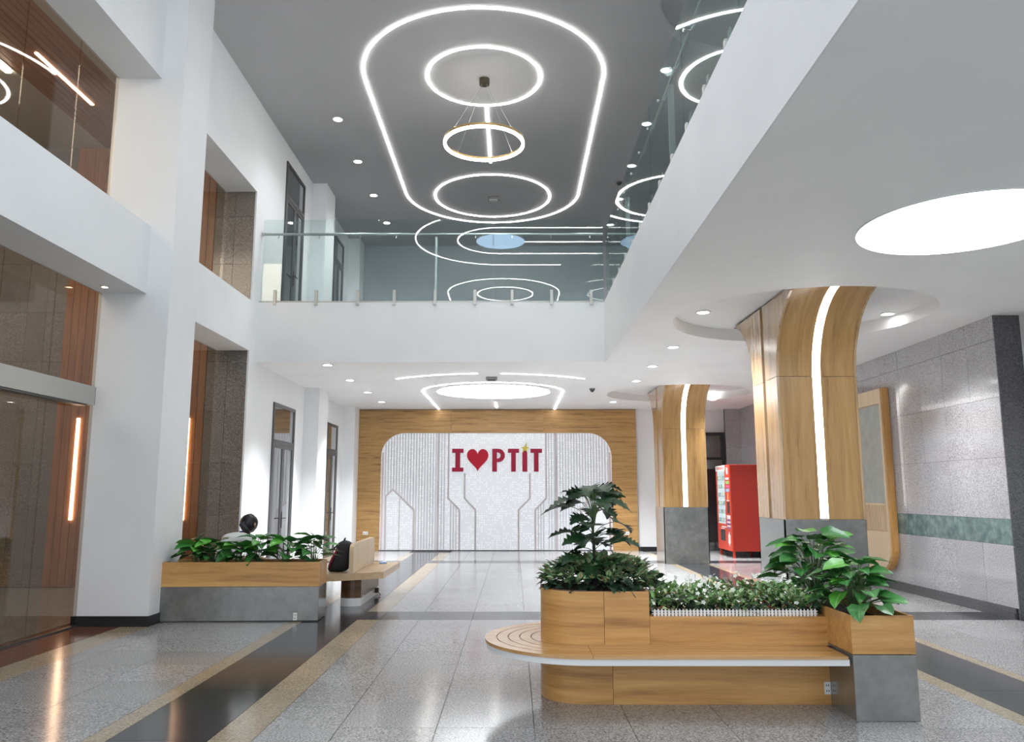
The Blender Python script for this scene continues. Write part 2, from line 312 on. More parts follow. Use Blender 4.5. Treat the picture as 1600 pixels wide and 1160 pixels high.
# ------------------------------------------------------------------ mesh helpers
class MB:
    def __init__(s): s.v = []; s.f = []; s.uv = None
    def box(s, x0, x1, y0, y1, z0, z1):
        i = len(s.v)
        s.v += [(x0, y0, z0), (x1, y0, z0), (x1, y1, z0), (x0, y1, z0), (x0, y0, z1), (x1, y0, z1), (x1, y1, z1), (x0, y1, z1)]
        s.f += [(i, i + 3, i + 2, i + 1), (i + 4, i + 5, i + 6, i + 7), (i, i + 1, i + 5, i + 4), (i + 1, i + 2, i + 6, i + 5), (i + 2, i + 3, i + 7, i + 6), (i + 3, i, i + 4, i + 7)]
        return s
    def prism(s, pts, h0, h1, axis='z'):
        """polygon pts (a,b), extruded along axis from h0 to h1. z: (x,y); y: (x,z); x: (y,z)"""
        def P(a, b, h): return (a, b, h) if axis == 'z' else ((a, h, b) if axis == 'y' else (h, a, b))
        n = len(pts); i = len(s.v)
        s.v += [P(a, b, h0) for a, b in pts] + [P(a, b, h1) for a, b in pts]
        s.f.append(tuple(range(i + n - 1, i - 1, -1))); s.f.append(tuple(range(i + n, i + 2 * n)))
        for k in range(n):
            j = (k + 1) % n; s.f.append((i + k, i + j, i + n + j, i + n + k))
        return s
    def strip(s, A, B, h0, h1, axis='z', closed=False):
        """band between matching paths A and B, extruded"""
        def P(p, h): a, b = p; return (a, b, h) if axis == 'z' else ((a, h, b) if axis == 'y' else (h, a, b))
        n = len(A); i = len(s.v)
        for k in range(n): s.v += [P(A[k], h0), P(B[k], h0), P(B[k], h1), P(A[k], h1)]
        for k in range(n if closed else n - 1):
            a = i + 4 * k; b = i + 4 * ((k + 1) % n)
            for q in range(4):
                r = (q + 1) % 4; s.f.append((a + q, a + r, b + r, b + q))
        if not closed:
            s.f.append((i, i + 3, i + 2, i + 1)); a = i + 4 * (n - 1); s.f.append((a, a + 1, a + 2, a + 3))
        return s
    def cyl(s, c, r, z0, z1, n=24, r1=None, axis='z'):
        r1 = r if r1 is None else r1; i = len(s.v)
        def P(a, b, h): return (c[0] + a, c[1] + b, h) if axis == 'z' else ((c[0] + a, h, c[1] + b) if axis == 'y' else (h, c[0] + a, c[1] + b))
        for k in range(n):
            t = 2 * PI * k / n; s.v += [P(r * math.cos(t), r * math.sin(t), z0), P(r1 * math.cos(t), r1 * math.sin(t), z1)]
        for k in range(n):
            a = i + 2 * k; b = i + 2 * ((k + 1) % n); s.f.append((a, b, b + 1, a + 1))
        s.f.append(tuple(i + 2 * k for k in range(n - 1, -1, -1))); s.f.append(tuple(i + 2 * k + 1 for k in range(n)))
        return s
    def tube(s, pts, r, n=6):
        pts = [Vector(p) for p in pts]; i0 = len(s.v); m = len(pts)
        for k, p in enumerate(pts):
            d = (pts[min(k + 1, m - 1)] - pts[max(k - 1, 0)]).normalized()
            a = d.orthogonal().normalized() if abs(d.z) > 0.99 else d.cross(Vector((0, 0, 1))).normalized()
            b = d.cross(a); rr = r[k] if isinstance(r, (list, tuple)) else r
            for q in range(n):
                t = 2 * PI * q / n; s.v.append(tuple(p + a * rr * math.cos(t) + b * rr * math.sin(t)))
        for k in range(m - 1):
            for q in range(n):
                a = i0 + k * n; w = (q + 1) % n; s.f.append((a + q, a + w, a + n + w, a + n + q))
        s.f.append(tuple(i0 + q for q in range(n - 1, -1, -1))); s.f.append(tuple(i0 + (m - 1) * n + q for q in range(n)))
        return s
    def mesh(s, name, mat, smooth=False):
        me = bpy.data.meshes.new(name); me.from_pydata(s.v, [], s.f); me.materials.append(mat)
        bm = bmesh.new(); bm.from_mesh(me); bmesh.ops.recalc_face_normals(bm, faces=bm.faces)
        if smooth:
            for f in bm.faces: f.smooth = True
            for e in bm.edges:
                if len(e.link_faces) == 2 and e.calc_face_angle(0) > math.radians(38): e.smooth = False
        bm.to_mesh(me); bm.free()
        return me
    def build(s, name, mat, parent=None, smooth=False, bevel=0.0):
        o = bpy.data.objects.new(name, s.mesh(name, mat, smooth)); COL.objects.link(o)
        if parent: o.parent = parent
        if bevel:
            b = o.modifiers.new('edge', 'BEVEL'); b.width = bevel; b.segments = 2; b.limit_method = 'ANGLE'
        return o
def Bx(*a): return MB().box(*a)
def tag(o, label=None, cat=None, group=None, kind=None):
    if label: o['label'] = label
    if cat: o['category'] = cat
    if group: o['group'] = group
    if kind: o['kind'] = kind
    return o
def empty(name, loc=(0, 0, 0), rz=0, label=None, cat=None, group=None, kind=None):
    o = bpy.data.objects.new(name, None); COL.objects.link(o); o.location = loc; o.rotation_euler = (0, 0, rz)
    o.empty_display_size = 0.1
    return tag(o, label, cat, group, kind)
def struct(name, mb, mat, smooth=False):
    return tag(mb.build(name, mat, None, smooth), kind='structure')
def inst(me, name, parent, loc=(0, 0, 0), mat=None):
    o = bpy.data.objects.new(name, me); COL.objects.link(o); o.parent = parent
    if mat is not None: o.matrix_local = mat
    else: o.location = loc
    return o
def copy_tree(o, parent=None):
    c = o.copy(); COL.objects.link(c)
    if parent: c.parent = parent
    for ch in list(o.children): copy_tree(ch, c)
    return c
def arc(cx, cy, r, a0, a1, n=24):
    return [(cx + r * math.cos(a0 + (a1 - a0) * k / n), cy + r * math.sin(a0 + (a1 - a0) * k / n)) for k in range(n + 1)]

# ------------------------------------------------------------------ main dimensions
XL, XR, XS = -4.43, 6.0, 1.565        # left wall, right wall, edge of the right slab
YB, YSL, YG = 21.12, 13.35, 13.05     # back wall, front edge of the far slab, lobby end wall
ZC, ZU0, ZU = 3.70, 4.74, 8.25        # low ceiling, upper floor, high ceiling
YN = -5.0

# ------------------------------------------------------------------ floor
floor = struct('floor', Bx(-10.2, 6.6, YN, 24.0, -0.20, -0.012), M['grout'])
G = 0.0022
tile_cache = {}
tiles_n = 0
far_tiles = MB()
def ftile(x0, x1, y0, y1, mat, name, far=False):
    key = (round(x1 - x0, 3), round(y1 - y0, 3), mat.name)
    if key not in tile_cache:
        w, d = x1 - x0, y1 - y0
        tile_cache[key] = MB().box(-w / 2 + G, w / 2 - G, -d / 2 + G, d / 2 - G, -0.012, 0).mesh(name, mat)
    return inst(tile_cache[key], name, floor, ((x0 + x1) / 2, (y0 + y1) / 2, random.uniform(-0.0004, 0.0004)))
XC = [-1.60, -1.13, -0.50, 0.13, 0.76, 1.39, 2.02, 2.65, 3.31]
XA = [-4.12, -3.90, -3.27, -2.64]
XD = [4.21, 4.84, 5.47, 6.0]
ROWS_NEAR = [4.78 + 0.6275 * k for k in range(9)]       # 4.78 .. 9.80
ROWS_MID = [10.45 + 0.6375 * k for k in range(12)]      # .. 17.46
ROWS_FAR = [18.1 + 0.6 * k for k in range(6)]           # .. 21.1
for rows, cols in ((ROWS_NEAR, (XC, XA, XD)), (ROWS_MID, (XC, XA, XD)), (ROWS_FAR, (XC,))):
    for c in cols:
        for i in range(len(c) - 1):
            for j in range(len(rows) - 1):
                ftile(c[i], c[i + 1], rows[j], rows[j + 1], M['floor'], 'tile')
st = MB()
for c in (XC, XA, XD):
    for i in range(len(c) - 1):
        for k in range(16):
            y1 = 4.78 - 0.6275 * k; st.box(c[i] + G, c[i + 1] - G, y1 - 0.6275 + G, y1 - G, -0.012, 0)
for c in (XA, XD):
    for i in range(len(c) - 1):
        for j in range(5): st.box(c[i] + G, c[i + 1] - G, ROWS_FAR[j] + G, ROWS_FAR[j + 1] - G, -0.012, 0)
for i in range(11):
    for j in range(18):
        st.box(-10.1 + i * 0.45 + G, -10.1 + (i + 1) * 0.45 - G, 4.0 + j * 0.5 + G, 4.0 + (j + 1) * 0.5 - G, -0.012, -0.0005)
tag(st.build('outlying_tiles', M['floor'], floor), kind='stuff')
# long border strips: tan, black, tan
yseg = [-4.9 + 1.255 * k for k in range(12)] + [ROWS_NEAR[-1]]
yseg2 = [10.45 + 1.1075 * k for k in range(10)]
def band(x0, x1, mat, name):
    for ys in (yseg, yseg2):
        for k in range(len(ys) - 1):
            if ys[k + 1] - ys[k] > 0.02: ftile(x0, x1, ys[k], ys[k + 1], mat, name)
band(-2.64, -2.49, M['floor_tan'], 'tan_border_stone'); band(-2.49, -1.87, M['floor_dark'], 'black_band_stone'); band(-1.87, -1.60, M['floor_tan'], 'tan_border_stone')
band(3.31, 3.46, M['floor_tan'], 'tan_border_stone'); band(3.46, 4.09, M['floor_dark'], 'black_band_stone'); band(4.09, 4.21, M['floor_tan'], 'tan_border_stone')
band(-4.45, -4.12, M['floor_tan'], 'tan_border_stone'); band(-5.12, -4.45, M['floor_red'], 'red_brown_stone')
for y0, y1 in ((ROWS_NEAR[-1], 10.45), (17.4625, 18.1)):
    for c in ([-4.45, -3.4, -2.64, -1.60, -0.50, 0.76, 2.02, 3.31, 4.21, 5.0, 6.0],):
        for i in range(len(c) - 1): ftile(c[i], c[i + 1], y0, y1, M['floor_dark'], 'black_cross_stone')

# ------------------------------------------------------------------ high ceiling, walls, slabs
def rect_hole(x0, x1, y0, y1, cx, cy, r, z0, z1, n=72):
    """slab with a round hole"""
    angs = sorted(set([2 * PI * k / n for k in range(n)] + [math.atan2(y - cy, x - cx) % (2 * PI) for x in (x0, x1) for y in (y0, y1)]))
    A, B = [], []
    for t in angs:
        c, s = math.cos(t), math.sin(t)
        ts = []
        if c > 1e-9: ts.append((x1 - cx) / c)
        if c < -1e-9: ts.append((x0 - cx) / c)
        if s > 1e-9: ts.append((y1 - cy) / s)
        if s < -1e-9: ts.append((y0 - cy) / s)
        k = min(ts); A.append((cx + c * k, cy + s * k)); B.append((cx + r * c, cy + r * s))
    return MB().strip(A, B, z0, z1, closed=True)
P1, P2, PR = (3.63, 9.90), (3.69, 17.76), 1.58
# high ceiling with a round recess over the near clad pillar
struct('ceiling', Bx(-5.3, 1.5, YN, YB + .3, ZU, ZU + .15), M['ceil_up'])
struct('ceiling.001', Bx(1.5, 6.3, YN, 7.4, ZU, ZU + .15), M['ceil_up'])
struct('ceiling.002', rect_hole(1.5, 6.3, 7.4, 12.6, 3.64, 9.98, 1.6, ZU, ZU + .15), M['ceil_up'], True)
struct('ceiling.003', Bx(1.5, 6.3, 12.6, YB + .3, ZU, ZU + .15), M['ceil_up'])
struct('ceiling.004', Bx(1.9, 5.4, 8.2, 11.8, ZU + .15, ZU + .25), M['ceil_up'])
# low ceiling = underside of the gallery slabs
def recess(c, name):
    return rect_hole(XS, 6.35, c[1] - 2.3, c[1] + 2.3, c[0], c[1], PR, ZC, ZC + .16)
LIP = 0.16
struct('ceiling.005', Bx(XL, XS, YSL, YB + .3, ZC, ZC + LIP), M['ceil_low'])
struct('ceiling.006', Bx(XS, 6.35, YN, P1[1] - 2.3, ZC, ZC + LIP), M['ceil_low'])
struct('ceiling.007', recess(P1, 'a'), M['ceil_low'], True)
struct('ceiling.008', Bx(XS, 6.35, P1[1] + 2.3, P2[1] - 2.3, ZC, ZC + LIP), M['ceil_low'])
struct('ceiling.009', recess(P2, 'b'), M['ceil_low'], True)
struct('ceiling.010', Bx(XS, 6.35, P2[1] + 2.3, YB + .3, ZC, ZC + LIP), M['ceil_low'])
slab = MB(); slab.box(XL, XS, YSL, YB + .3, ZC + LIP, ZU0); slab.box(XS, 6.35, YN, YB + .3, ZC + LIP, ZU0)
struct('slab', slab, M['white'])
struct('trim_6', MB().box(XS - .012, XS, YN, YSL - .012, ZC - .004, ZU0).box(XL, XS, YSL - .012, YSL, ZC - .004, ZU0), M['white'])
uf = MB(); uf.box(XL, XS + .06, YSL + .05, YB + .03, ZU0, ZU0 + .012); uf.box(XS + .06, 6.1, YN, YB + .03, ZU0, ZU0 + .012)
struct('floor.001', uf, M['floor_up'])
# walls
wl = MB()
wl.box(XL - .3, XL, YG + .02, YB + .3, 0, ZU)
struct('wall_left', wl, M['white'])
struct('wall_back', Bx(-4.73, 6.4, YB + .1, YB + .4, 0, ZC), M['white'])
struct('wall_back.001', Bx(-4.43, 6.4, YB + .03, YB + .4, ZU0, ZU), M['grey_paint'])
struct('wall_right', Bx(XR + .02, XR + .35, 9.78, YB + .4, 0, ZC), M['grout'])
struct('wall_right.001', MB().box(6.33, 6.6, -.1, 9.76, 0, ZC).box(6.33, 6.6, YN, -.1, 0, .15).box(6.33, 6.6, YN, -.1, 3.6, ZC), M['white'])
struct('wall_right.002', MB().box(6.1, 6.4, 7.9, YB + .4, ZU0, ZU).box(6.1, 6.4, YN, 7.9, ZU0, ZU0 + .15), M['white'])
# left frame of pillar and beams
def pillar_box(x0, x1, y0, y1, name):
    return struct(name, Bx(x0, x1, y0, y1, 0, ZU), M['white'])
pillar_box(-5.0, -4.145, 9.30, 10.10, 'wall_left.001')
bb = MB(); bb.box(-5.015, -4.13, 9.285, 10.115, 0, 0.115)
struct('baseboard_left', bb, M['black'])
for nm, y0, y1, za, zb, zc_ in (('trim_1', YN, 9.30, 3.87, 4.71, 6.65), ('trim_2', 10.10, YG + .02, 3.85, 4.70, 6.63)):
    struct(nm, Bx(-4.98, -4.425, y0, y1, za, zb), M['white'])
    struct(nm + '0', Bx(-4.98, -4.425, y0, y1, zc_, ZU), M['white'])
# pilasters on the left wall
for k, (y0, y1) in enumerate(((16.68, 17.5), (20.52, YB))):
    struct('trim_%d' % (3 + k), MB().box(XL, -4.12, y0, y1, 0, ZC).box(XL, -4.12, y0, y1, ZU0, ZU), M['white'])
struct('baseboard_back', MB().box(3.27, 4.5, YB - .02, YB + .1, 0, .10), M['black'])

# ------------------------------------------------------------------ lobby behind the left glazing
struct('wall_left.002', Bx(-10.3, -10.0, 3.8, YG + .3, 0, 7.6), M['beige_paint'])
struct('wall_front', Bx(-10.3, -5.02, 3.6, 3.8, 0, 7.6), M['beige_paint'])
struct('ceiling.011', MB().box(-10.3, -7.10, 3.6, YG + .3, 7.43, 7.55).box(-5.86, -4.98, 3.6, YG + .3, 7.43, 7.55).box(-7.10, -5.86, 3.6, YG + .3, 7.47, 7.6), M['beige_paint'])
lw = struct('wall_back.002', Bx(-10.3, XL - .02, YG + .03, YG + .25, 0, 7.6), M['grout'])
lob_z = [0.0, 0.30, 1.14, 1.98, 2.82, 3.66, 4.50, 5.34, 6.18, 7.02, 7.43]
gcache = {}
def wtile(parent, name, mat, a0, a1, z0, z1, plane, axis, th=0.03, g=0.0025):
    """stone slab on a wall; axis 'y' faces -Y at Y=plane, 'x' faces -X at X=plane"""
    key = (name, mat.name, axis, round(a1 - a0, 3), round(z1 - z0, 3))
    w, h = (a1 - a0) / 2 - g, (z1 - z0) / 2 - g
    if key not in gcache:
        gcache[key] = (MB().box(-w, w, 0, th, -h, h) if axis == 'y' else MB().box(0, th, -w, w, -h, h)).mesh(name, mat)
    loc = ((a0 + a1) / 2, plane + random.uniform(-.001, .001), (z0 + z1) / 2) if axis == 'y' else (plane + random.uniform(-.001, .001), (a0 + a1) / 2, (z0 + z1) / 2)
    return inst(gcache[key], name, parent, loc)
for xs in ([-10.0, -9.4, -8.8, -8.2, -7.88, -7.55], [-5.12, -4.78, -4.455]):
    for i in range(len(xs) - 1):
        for j in range(len(lob_z) - 1):
            wtile(lw, 'granite_slab', M['brown_granite'], xs[i], xs[i + 1], lob_z[j], lob_z[j + 1], YG, 'y')
# teak slats on the lobby end wall, each plank a piece
nsl = 20; x0, x1 = -7.55, -5.12; dx = (x1 - x0) / nsl
for k in range(nsl):
    wtile(lw, 'teak_plank', M['teak_z'], x0 + k * dx, x0 + (k + 1) * dx, 0.0, 7.43, YG - .015, 'y', .045, .004)
wc = empty('slatted_ceiling', label='brown teak slatted ceiling strip behind the upper lobby glass', cat='ceiling panel', kind='structure')
nsl = 12; dx = 1.24 / nsl
pm = MB().box(-dx / 2 + .006, dx / 2 - .006, 3.85, YG - .02, 0, .03).mesh('ceiling_slat', M['teak_y'])
for k in range(nsl): inst(pm, 'ceiling_slat', wc, (-7.10 + (k + .5) * dx, 0, 7.44))
def lamp_bar(name, label, boxes, mat, group=None, house=None):
    e = empty(name, label=label, cat='light', group=group)
    for b in boxes: Bx(*b).build('diffuser', mat, e)
    if house:
        for b in house: Bx(*b).build('housing', M['white_metal'], e)
    return e
lamp_bar('linear_ceiling_lamp', 'warm white linear lamp set in the teak slatted lobby ceiling', [(-6.54, -6.495, 10.03, 11.5, 7.425, 7.44)], M['led_warm'])
lamp_bar('linear_ceiling_lamp', 'cool white glowing line at the beige edge of the lobby ceiling', [(-7.22, -7.15, 8.6, 10.5, 7.40, 7.43)], M['led'])  # bright white bar along the ceiling edge
for x, lab in ((-7.17, 'vertical warm light strip on teak wall behind the lower lobby glass'), (-5.36, 'vertical warm light strip on teak wall mostly hidden by the white pillar')):
    lamp_bar('wall_light_strip', lab, [(x - .022, x + .022, YG - .04, YG - .016, 1.06, 2.71)], M['led_warm'])
sp = empty('spot_downlight', (-4.75, 8.95, 3.87), label='small bright spot under the white beam by the pillar', cat='light')
MB().cyl((0, 0), .032, -.012, 0.0, 16).build('diffuser', M['led_warm'], sp); MB().strip(arc(0, 0, .05, 0, 2 * PI, 20), arc(0, 0, .034, 0, 2 * PI, 20), -.014, 0.0).build('trim_ring', M['white_metal'], sp)

# glazing of the lobby openings
def glazing(name, segs, z0, z1, x=-4.96, mat=None):
    w = empty(name, kind='structure')
    for y0, y1 in segs:
        Bx(x - .006, x + .006, y0 + .003, y1 - .003, z0 + .02, z1 - .002).build('pane', mat or M['glass_lobby'], w)
    Bx(x - .025, x + .025, segs[0][0], segs[-1][1], z0, z0 + .018).build('bottom_rail', M['alu_dark'], w)
    return w
glazing('window_1', [(4.0, 5.9), (5.9, 7.45), (7.45, 8.35), (8.35, 9.29)], 0.0, 3.87)
glazing('window_2', [(3.9, 5.6), (5.6, 7.45), (7.45, 8.42), (8.42, 9.29)], 4.71, 6.65)
glazing('window_3', [(10.11, 11.55), (11.55, YG - .06)], 0.0, 3.85)
glazing('window_4', [(10.11, 11.55), (11.55, YG - .06)], 4.70, 6.63)
op = empty('door_operator', label='long satin steel sliding door operator box on the lobby glass', cat='door operator')
Bx(-4.95, -4.80, 5.2, 9.02, 2.485, 2.70).build('cover', M['steel_mat'], op, bevel=.004)
Bx(-4.945, -4.805, 9.021, 9.04, 2.49, 2.695).build('end_cap', M['grey_plastic'], op)
Bx(-4.93, -4.82, 5.3, 8.9, 2.468, 2.484).build('track', M['alu_dark'], op)

# ------------------------------------------------------------------ granite right wall
wr = bpy.data.objects['wall_right']
ycols = [9.76 + 0.632 * k for k in range(19)]
zr = [0.13, 0.87, 1.18, 1.93, 2.67, 3.40, 3.70]
for i in range(len(ycols) - 1):
    for j in range(len(zr) - 1):
        wtile(wr, 'green_slab' if j == 1 else 'granite_slab', M['wall_green'] if j == 1 else M['wall_granite'], ycols[i], min(ycols[i + 1], YB), zr[j], zr[j + 1], XR, 'x', .035, .002)
for a, b in ((0, .85), (.85, 1.75), (1.75, 2.6), (2.6, 3.25), (3.25, 3.70)):
    wtile(wr, 'dark_slab', M['wall_dark'], 6.0, 6.335, a, b, 9.745, 'y', .03, .002)
struct('baseboard_right', MB().box(5.965, 6.0, 9.80, YB, 0, .075).box(5.985, 6.0, 9.80, YB, .075, .13), M['base_dark'])
# granite nib and dark doorway at the far right
nib = struct('trim_5', Bx(5.62, 6.0, YB - .06, YB + .1, 0, ZC), M['grout'])
for j in range(len(zr) - 1): wtile(nib, 'granite_slab', M['wall_granite'], 5.6, 6.0, zr[j], zr[j + 1], YB - .1, 'y', .04, .002)
d5 = empty('door_5', kind='structure')
for b in ((5.49, 5.58, YB - .03, YB + .1, 0, 3.08), (4.5, 4.59, YB - .03, YB + .1, 0, 3.08), (4.59, 5.49, YB - .03, YB + .1, 3.0, 3.08), (4.59, 5.49, YB - .03, YB + .1, 2.36, 2.42)):
    Bx(*b).build('frame', M['black'], d5)
Bx(4.59, 5.49, YB + .04, YB + .06, 0, 2.36).build('leaf_glass', M['door_glass'], d5)
Bx(4.59, 5.49, YB + .04, YB + .06, 2.42, 3.0).build('transom_glass', M['door_glass'], d5)

# ------------------------------------------------------------------ doors in the left wall
def left_door(name, y0, y1, z0, z1, ztr):
    d = empty(name, kind='structure')
    x = XL
    fr = MB(); t = .06
    fr.box(x - .005, x + .03, y0, y0 + t, z0, z1).box(x - .005, x + .03, y1 - t, y1, z0, z1).box(x - .005, x + .03, y0 + t, y1 - t, z1 - t, z1).box(x - .005, x + .035, y0 + t, y1 - t, ztr - .04, ztr + .04)
    fr.build('frame', M['alu_dark'], d)
    Bx(x, x + .012, y0 + t, y1 - t, ztr + .04, z1 - t).build('transom_glass', M['door_glass'], d)
    ym = (y0 + y1) / 2
    for a, b in ((y0 + t, ym - .004), (ym + .004, y1 - t)):
        lf = MB(); s = .07
        lf.box(x, x + .025, a, a + s, z0 + .01, ztr - .04).box(x, x + .025, b - s, b, z0 + .01, ztr - .04).box(x, x + .025, a + s, b - s, ztr - .04 - s, ztr - .04).box(x, x + .025, a + s, b - s, z0 + .01, z0 + .12)
        o = lf.build('door_leaf', M['alu_dark'], d)
        Bx(x + .002, x + .012, a + s, b - s, z0 + .12, ztr - .04 - s).build('glass', M['door_glass'], o)
    h = MB(); hz = z0 + 1.02
    h.box(x + .025, x + .035, ym + .02, ym + .055, hz - .18, hz + .12); h.tube([(x + .03, ym + .037, hz), (x + .075, ym + .037, hz), (x + .075, ym + .16, hz)], .010)
    h.tube([(x + .03, ym - .037, hz), (x + .075, ym - .037, hz), (x + .075, ym - .15, hz)], .010)
    h.build('handle', M['dark_plastic'], d, True)
    return d
left_door('door_1', 14.52, 15.94, 0.0, 3.15, 2.43)
left_door('door_2', 18.78, 19.86, 0.0, 3.15, 2.50)
left_door('door_3', 14.68, 16.0, ZU0, 7.90, 7.22)
left_door('door_4', 18.82, 19.87, ZU0, 7.82, 7.22)

# ------------------------------------------------------------------ feature wall with the back-lit panel
fw = empty('feature_wall', label='oak clad back wall framing a white back-lit panel with rounded top corners', cat='wall panel', kind='thing')
yf = YB - .02
PX0, PX1, PZ, PRr = -3.52, 2.585, 3.065, 0.62
lp = [(-4.16, 0), (PX0, 0)] + arc(PX0 + PRr, PZ - PRr, PRr, PI, PI / 2, 12) + [(-1.66, PZ), (-1.66, ZC - .004), (-4.16, ZC - .004)]
rp = [(3.24, 0), (3.24, ZC - .004), (.78, ZC - .004), (.78, PZ)] + arc(PX1 - PRr, PZ - PRr, PRr, PI / 2, 0, 12) + [(PX1, 0)]
MB().prism(lp, yf, YB + .075, 'y').build('oak_surround', M['oak_wall'], fw)
MB().prism(rp, yf, YB + .075, 'y').build('oak_surround', M['oak_wall'], fw)
Bx(-1.657, .777, yf, YB + .075, PZ, ZC - .004).build('oak_surround', M['oak_wall'], fw)
Bx(-4.16, 3.24, yf - .004, yf, 3.68, ZC - .004).build('shadow_gap', M['dark_gap'], fw)
def panel_mat():
    m, nt, b = new_mat('backlit_perforated_panel')
    tc = nt.nodes.new('ShaderNodeTexCoord'); sx = nt.nodes.new('ShaderNodeSeparateXYZ'); nt.links.new(tc.outputs['Object'], sx.inputs[0])
    P = 0.058
    def mnode(op, a, bv=None):
        n = nt.nodes.new('ShaderNodeMath'); n.operation = op
        if isinstance(a, (int, float)): n.inputs[0].default_value = a
        else: nt.links.new(a, n.inputs[0])
        if bv is not None:
            if isinstance(bv, (int, float)): n.inputs[1].default_value = bv
            else: nt.links.new(bv, n.inputs[1])
        return n.outputs[0]
    ux = mnode('DIVIDE', sx.outputs[0], P); uz = mnode('DIVIDE', sx.outputs[2], P)
    fx = mnode('SUBTRACT', mnode('FRACT', ux), 0.5); fz = mnode('SUBTRACT', mnode('FRACT', uz), 0.5)
    d = mnode('SQRT', mnode('ADD', mnode('MULTIPLY', fx, fx), mnode('MULTIPLY', fz, fz)))
    cx = mnode('FLOOR', ux); cz = mnode('FLOOR', uz)
    cb = nt.nodes.new('ShaderNodeCombineXYZ'); nt.links.new(cx, cb.inputs[0]); nt.links.new(cz, cb.inputs[1])
    wn = nt.nodes.new('ShaderNodeTexWhiteNoise'); wn.noise_dimensions = '2D'; nt.links.new(cb.outputs[0], wn.inputs['Vector'])
    nn = nt.nodes.new('ShaderNodeTexNoise'); nn.inputs['Scale'].default_value = 0.16; nn.inputs['Detail'].default_value = 1
    nt.links.new(cb.outputs[0], nn.inputs['Vector'])
    thr = mnode('MULTIPLY', mnode('SUBTRACT', nn.outputs['Fac'], 0.22), 1.55)
    on = mnode('MULTIPLY', mnode('LESS_THAN', d, 0.33), mnode('LESS_THAN', wn.outputs['Value'], thr))
    e = nt.nodes.new('ShaderNodeMix'); e.data_type = 'RGBA'
    nt.links.new(on, e.inputs[0]); e.inputs[6].default_value = (0.90, 0.94, 1.0, 1); e.inputs[7].default_value = (1.25, 1.28, 1.30, 1)
    nt.links.new(e.outputs[2], b.inputs['Emission Color']); b.inputs['Emission Strength'].default_value = PANEL
    b.inputs['Base Color'].default_value = (0.32, 0.33, 0.345, 1); b.inputs['Roughness'].default_value = 0.3
    return m
Bx(PX0, PX1, YB + .03, YB + .06, 0.02, PZ).build('light_panel', panel_mat(), fw)
Bx(PX0, PX1, YB - .012, YB + .06, 0, .02).build('floor_channel', M['alu_dark'], fw)
# ribs left and right of the middle field
ribs = MB()
def ribz(x):          # lower end of a rib at x, following the circuit lines
    if x < -2.62: return 1.40 + (x + 3.40) * 0.82 if x < -3.18 else 1.58 - (x + 3.18) * 0.98
    if -1.72 < x < -1.44: return 0.02
    return 0.02
def add_rib(x, z0, z1, w=.012):
    z1 = min(z1, PZ - .005)
    for cx, s in ((PX0 + PRr, -1), (PX1 - PRr, 1)):
        if (x - cx) * s > 0: z1 = min(z1, PZ - PRr + math.sqrt(max(0, PRr ** 2 - (x - cx) ** 2)) - .01)
    ribs.box(x - w, x + w, YB + .012, YB + .031, z0, z1)
x = -3.40
while x < -1.78:
    add_rib(x, ribz(x) + .02, PZ); x += .0745
for x in (-1.66, -1.59, -1.52): add_rib(x, .02, 1.33 - (x + 1.72) * 1.07)
x = .92
while x < PX1 - .06:
    z = .02
    if x > 1.75: z = 1.58 - (2.33 - x) * .98 if x < 2.33 else 1.40 + (2.50 - x) * .82
    add_rib(x, max(.02, z + .02), PZ); x += .0745
for x in (.64, .71, .78): add_rib(x, .02, 1.33 - (.84 - x) * 1.07)
tag(ribs.build('ribs', M['rib'], fw), kind='stuff')
def circuit(pts, w=.022, mat='line'):
    pts = [Vector((p[0], p[1])) for p in pts]; A, B = [], []
    for k, p in enumerate(pts):
        d0 = (p - pts[k - 1]).normalized() if k else (pts[1] - p).normalized()
        d1 = (pts[k + 1] - p).normalized() if k < len(pts) - 1 else d0
        n = Vector((-(d0 + d1).y, (d0 + d1).x)).normalized(); c = max(.5, n.dot(Vector((-d0.y, d0.x))))
        A.append(tuple(p + n * w / c)); B.append(tuple(p - n * w / c))
    MB().strip(A, B, YB + .005, YB + .031, 'y').build('circuit_line', M[mat], fw)
zt = PZ - .005
circuit([(-1.73, zt), (-1.73, 1.35), (-1.43, 1.05), (-1.43, .02)]); circuit([(-1.30, 2.0), (-1.30, 1.35), (-1.01, 1.05), (-1.01, .02)])
circuit([(.42, 2.0), (.42, 1.35), (.12, 1.05), (.12, .02)]); circuit([(.85, zt), (.85, 1.35), (.56, 1.05), (.56, .02)])
circuit([(-3.37, .02), (-3.38, 1.40), (-3.19, 1.58), (-2.63, 1.05), (-2.63, .02)]); circuit([(2.51, .02), (2.50, 1.40), (2.31, 1.58), (1.75, 1.05), (1.75, .02)])
circuit([(-2.0, zt), (-2.0, .02)]); circuit([(1.11, zt), (1.11, .02)]); circuit([(-3.01, .02), (-3.01, 1.36)], .010); circuit([(2.13, .02), (2.13, 1.36)], .010)
circuit([(-3.47, .02), (-3.47, 2.55)], .025, 'line_pink'); circuit([(2.535, .02), (2.535, 2.55)], .025, 'line_pink')
for x, lab in ((-3.875, 'white double socket low on the oak surround beside the bench divider'), (2.94, 'white double socket low on the oak surround behind the lobed plant')):
    s_ = empty('wall_socket', (x, yf, .45), label=lab, cat='socket')
    Bx(-.065, .065, -.012, 0, -.04, .04).build('plate', M['white_plastic'], s_, bevel=.004)
    for k in (-1, 1): Bx(k * .03 - .014, k * .03 + .014, -.0135, -.011, -.018, .018).build('outlet', M['grey_plastic'], s_)

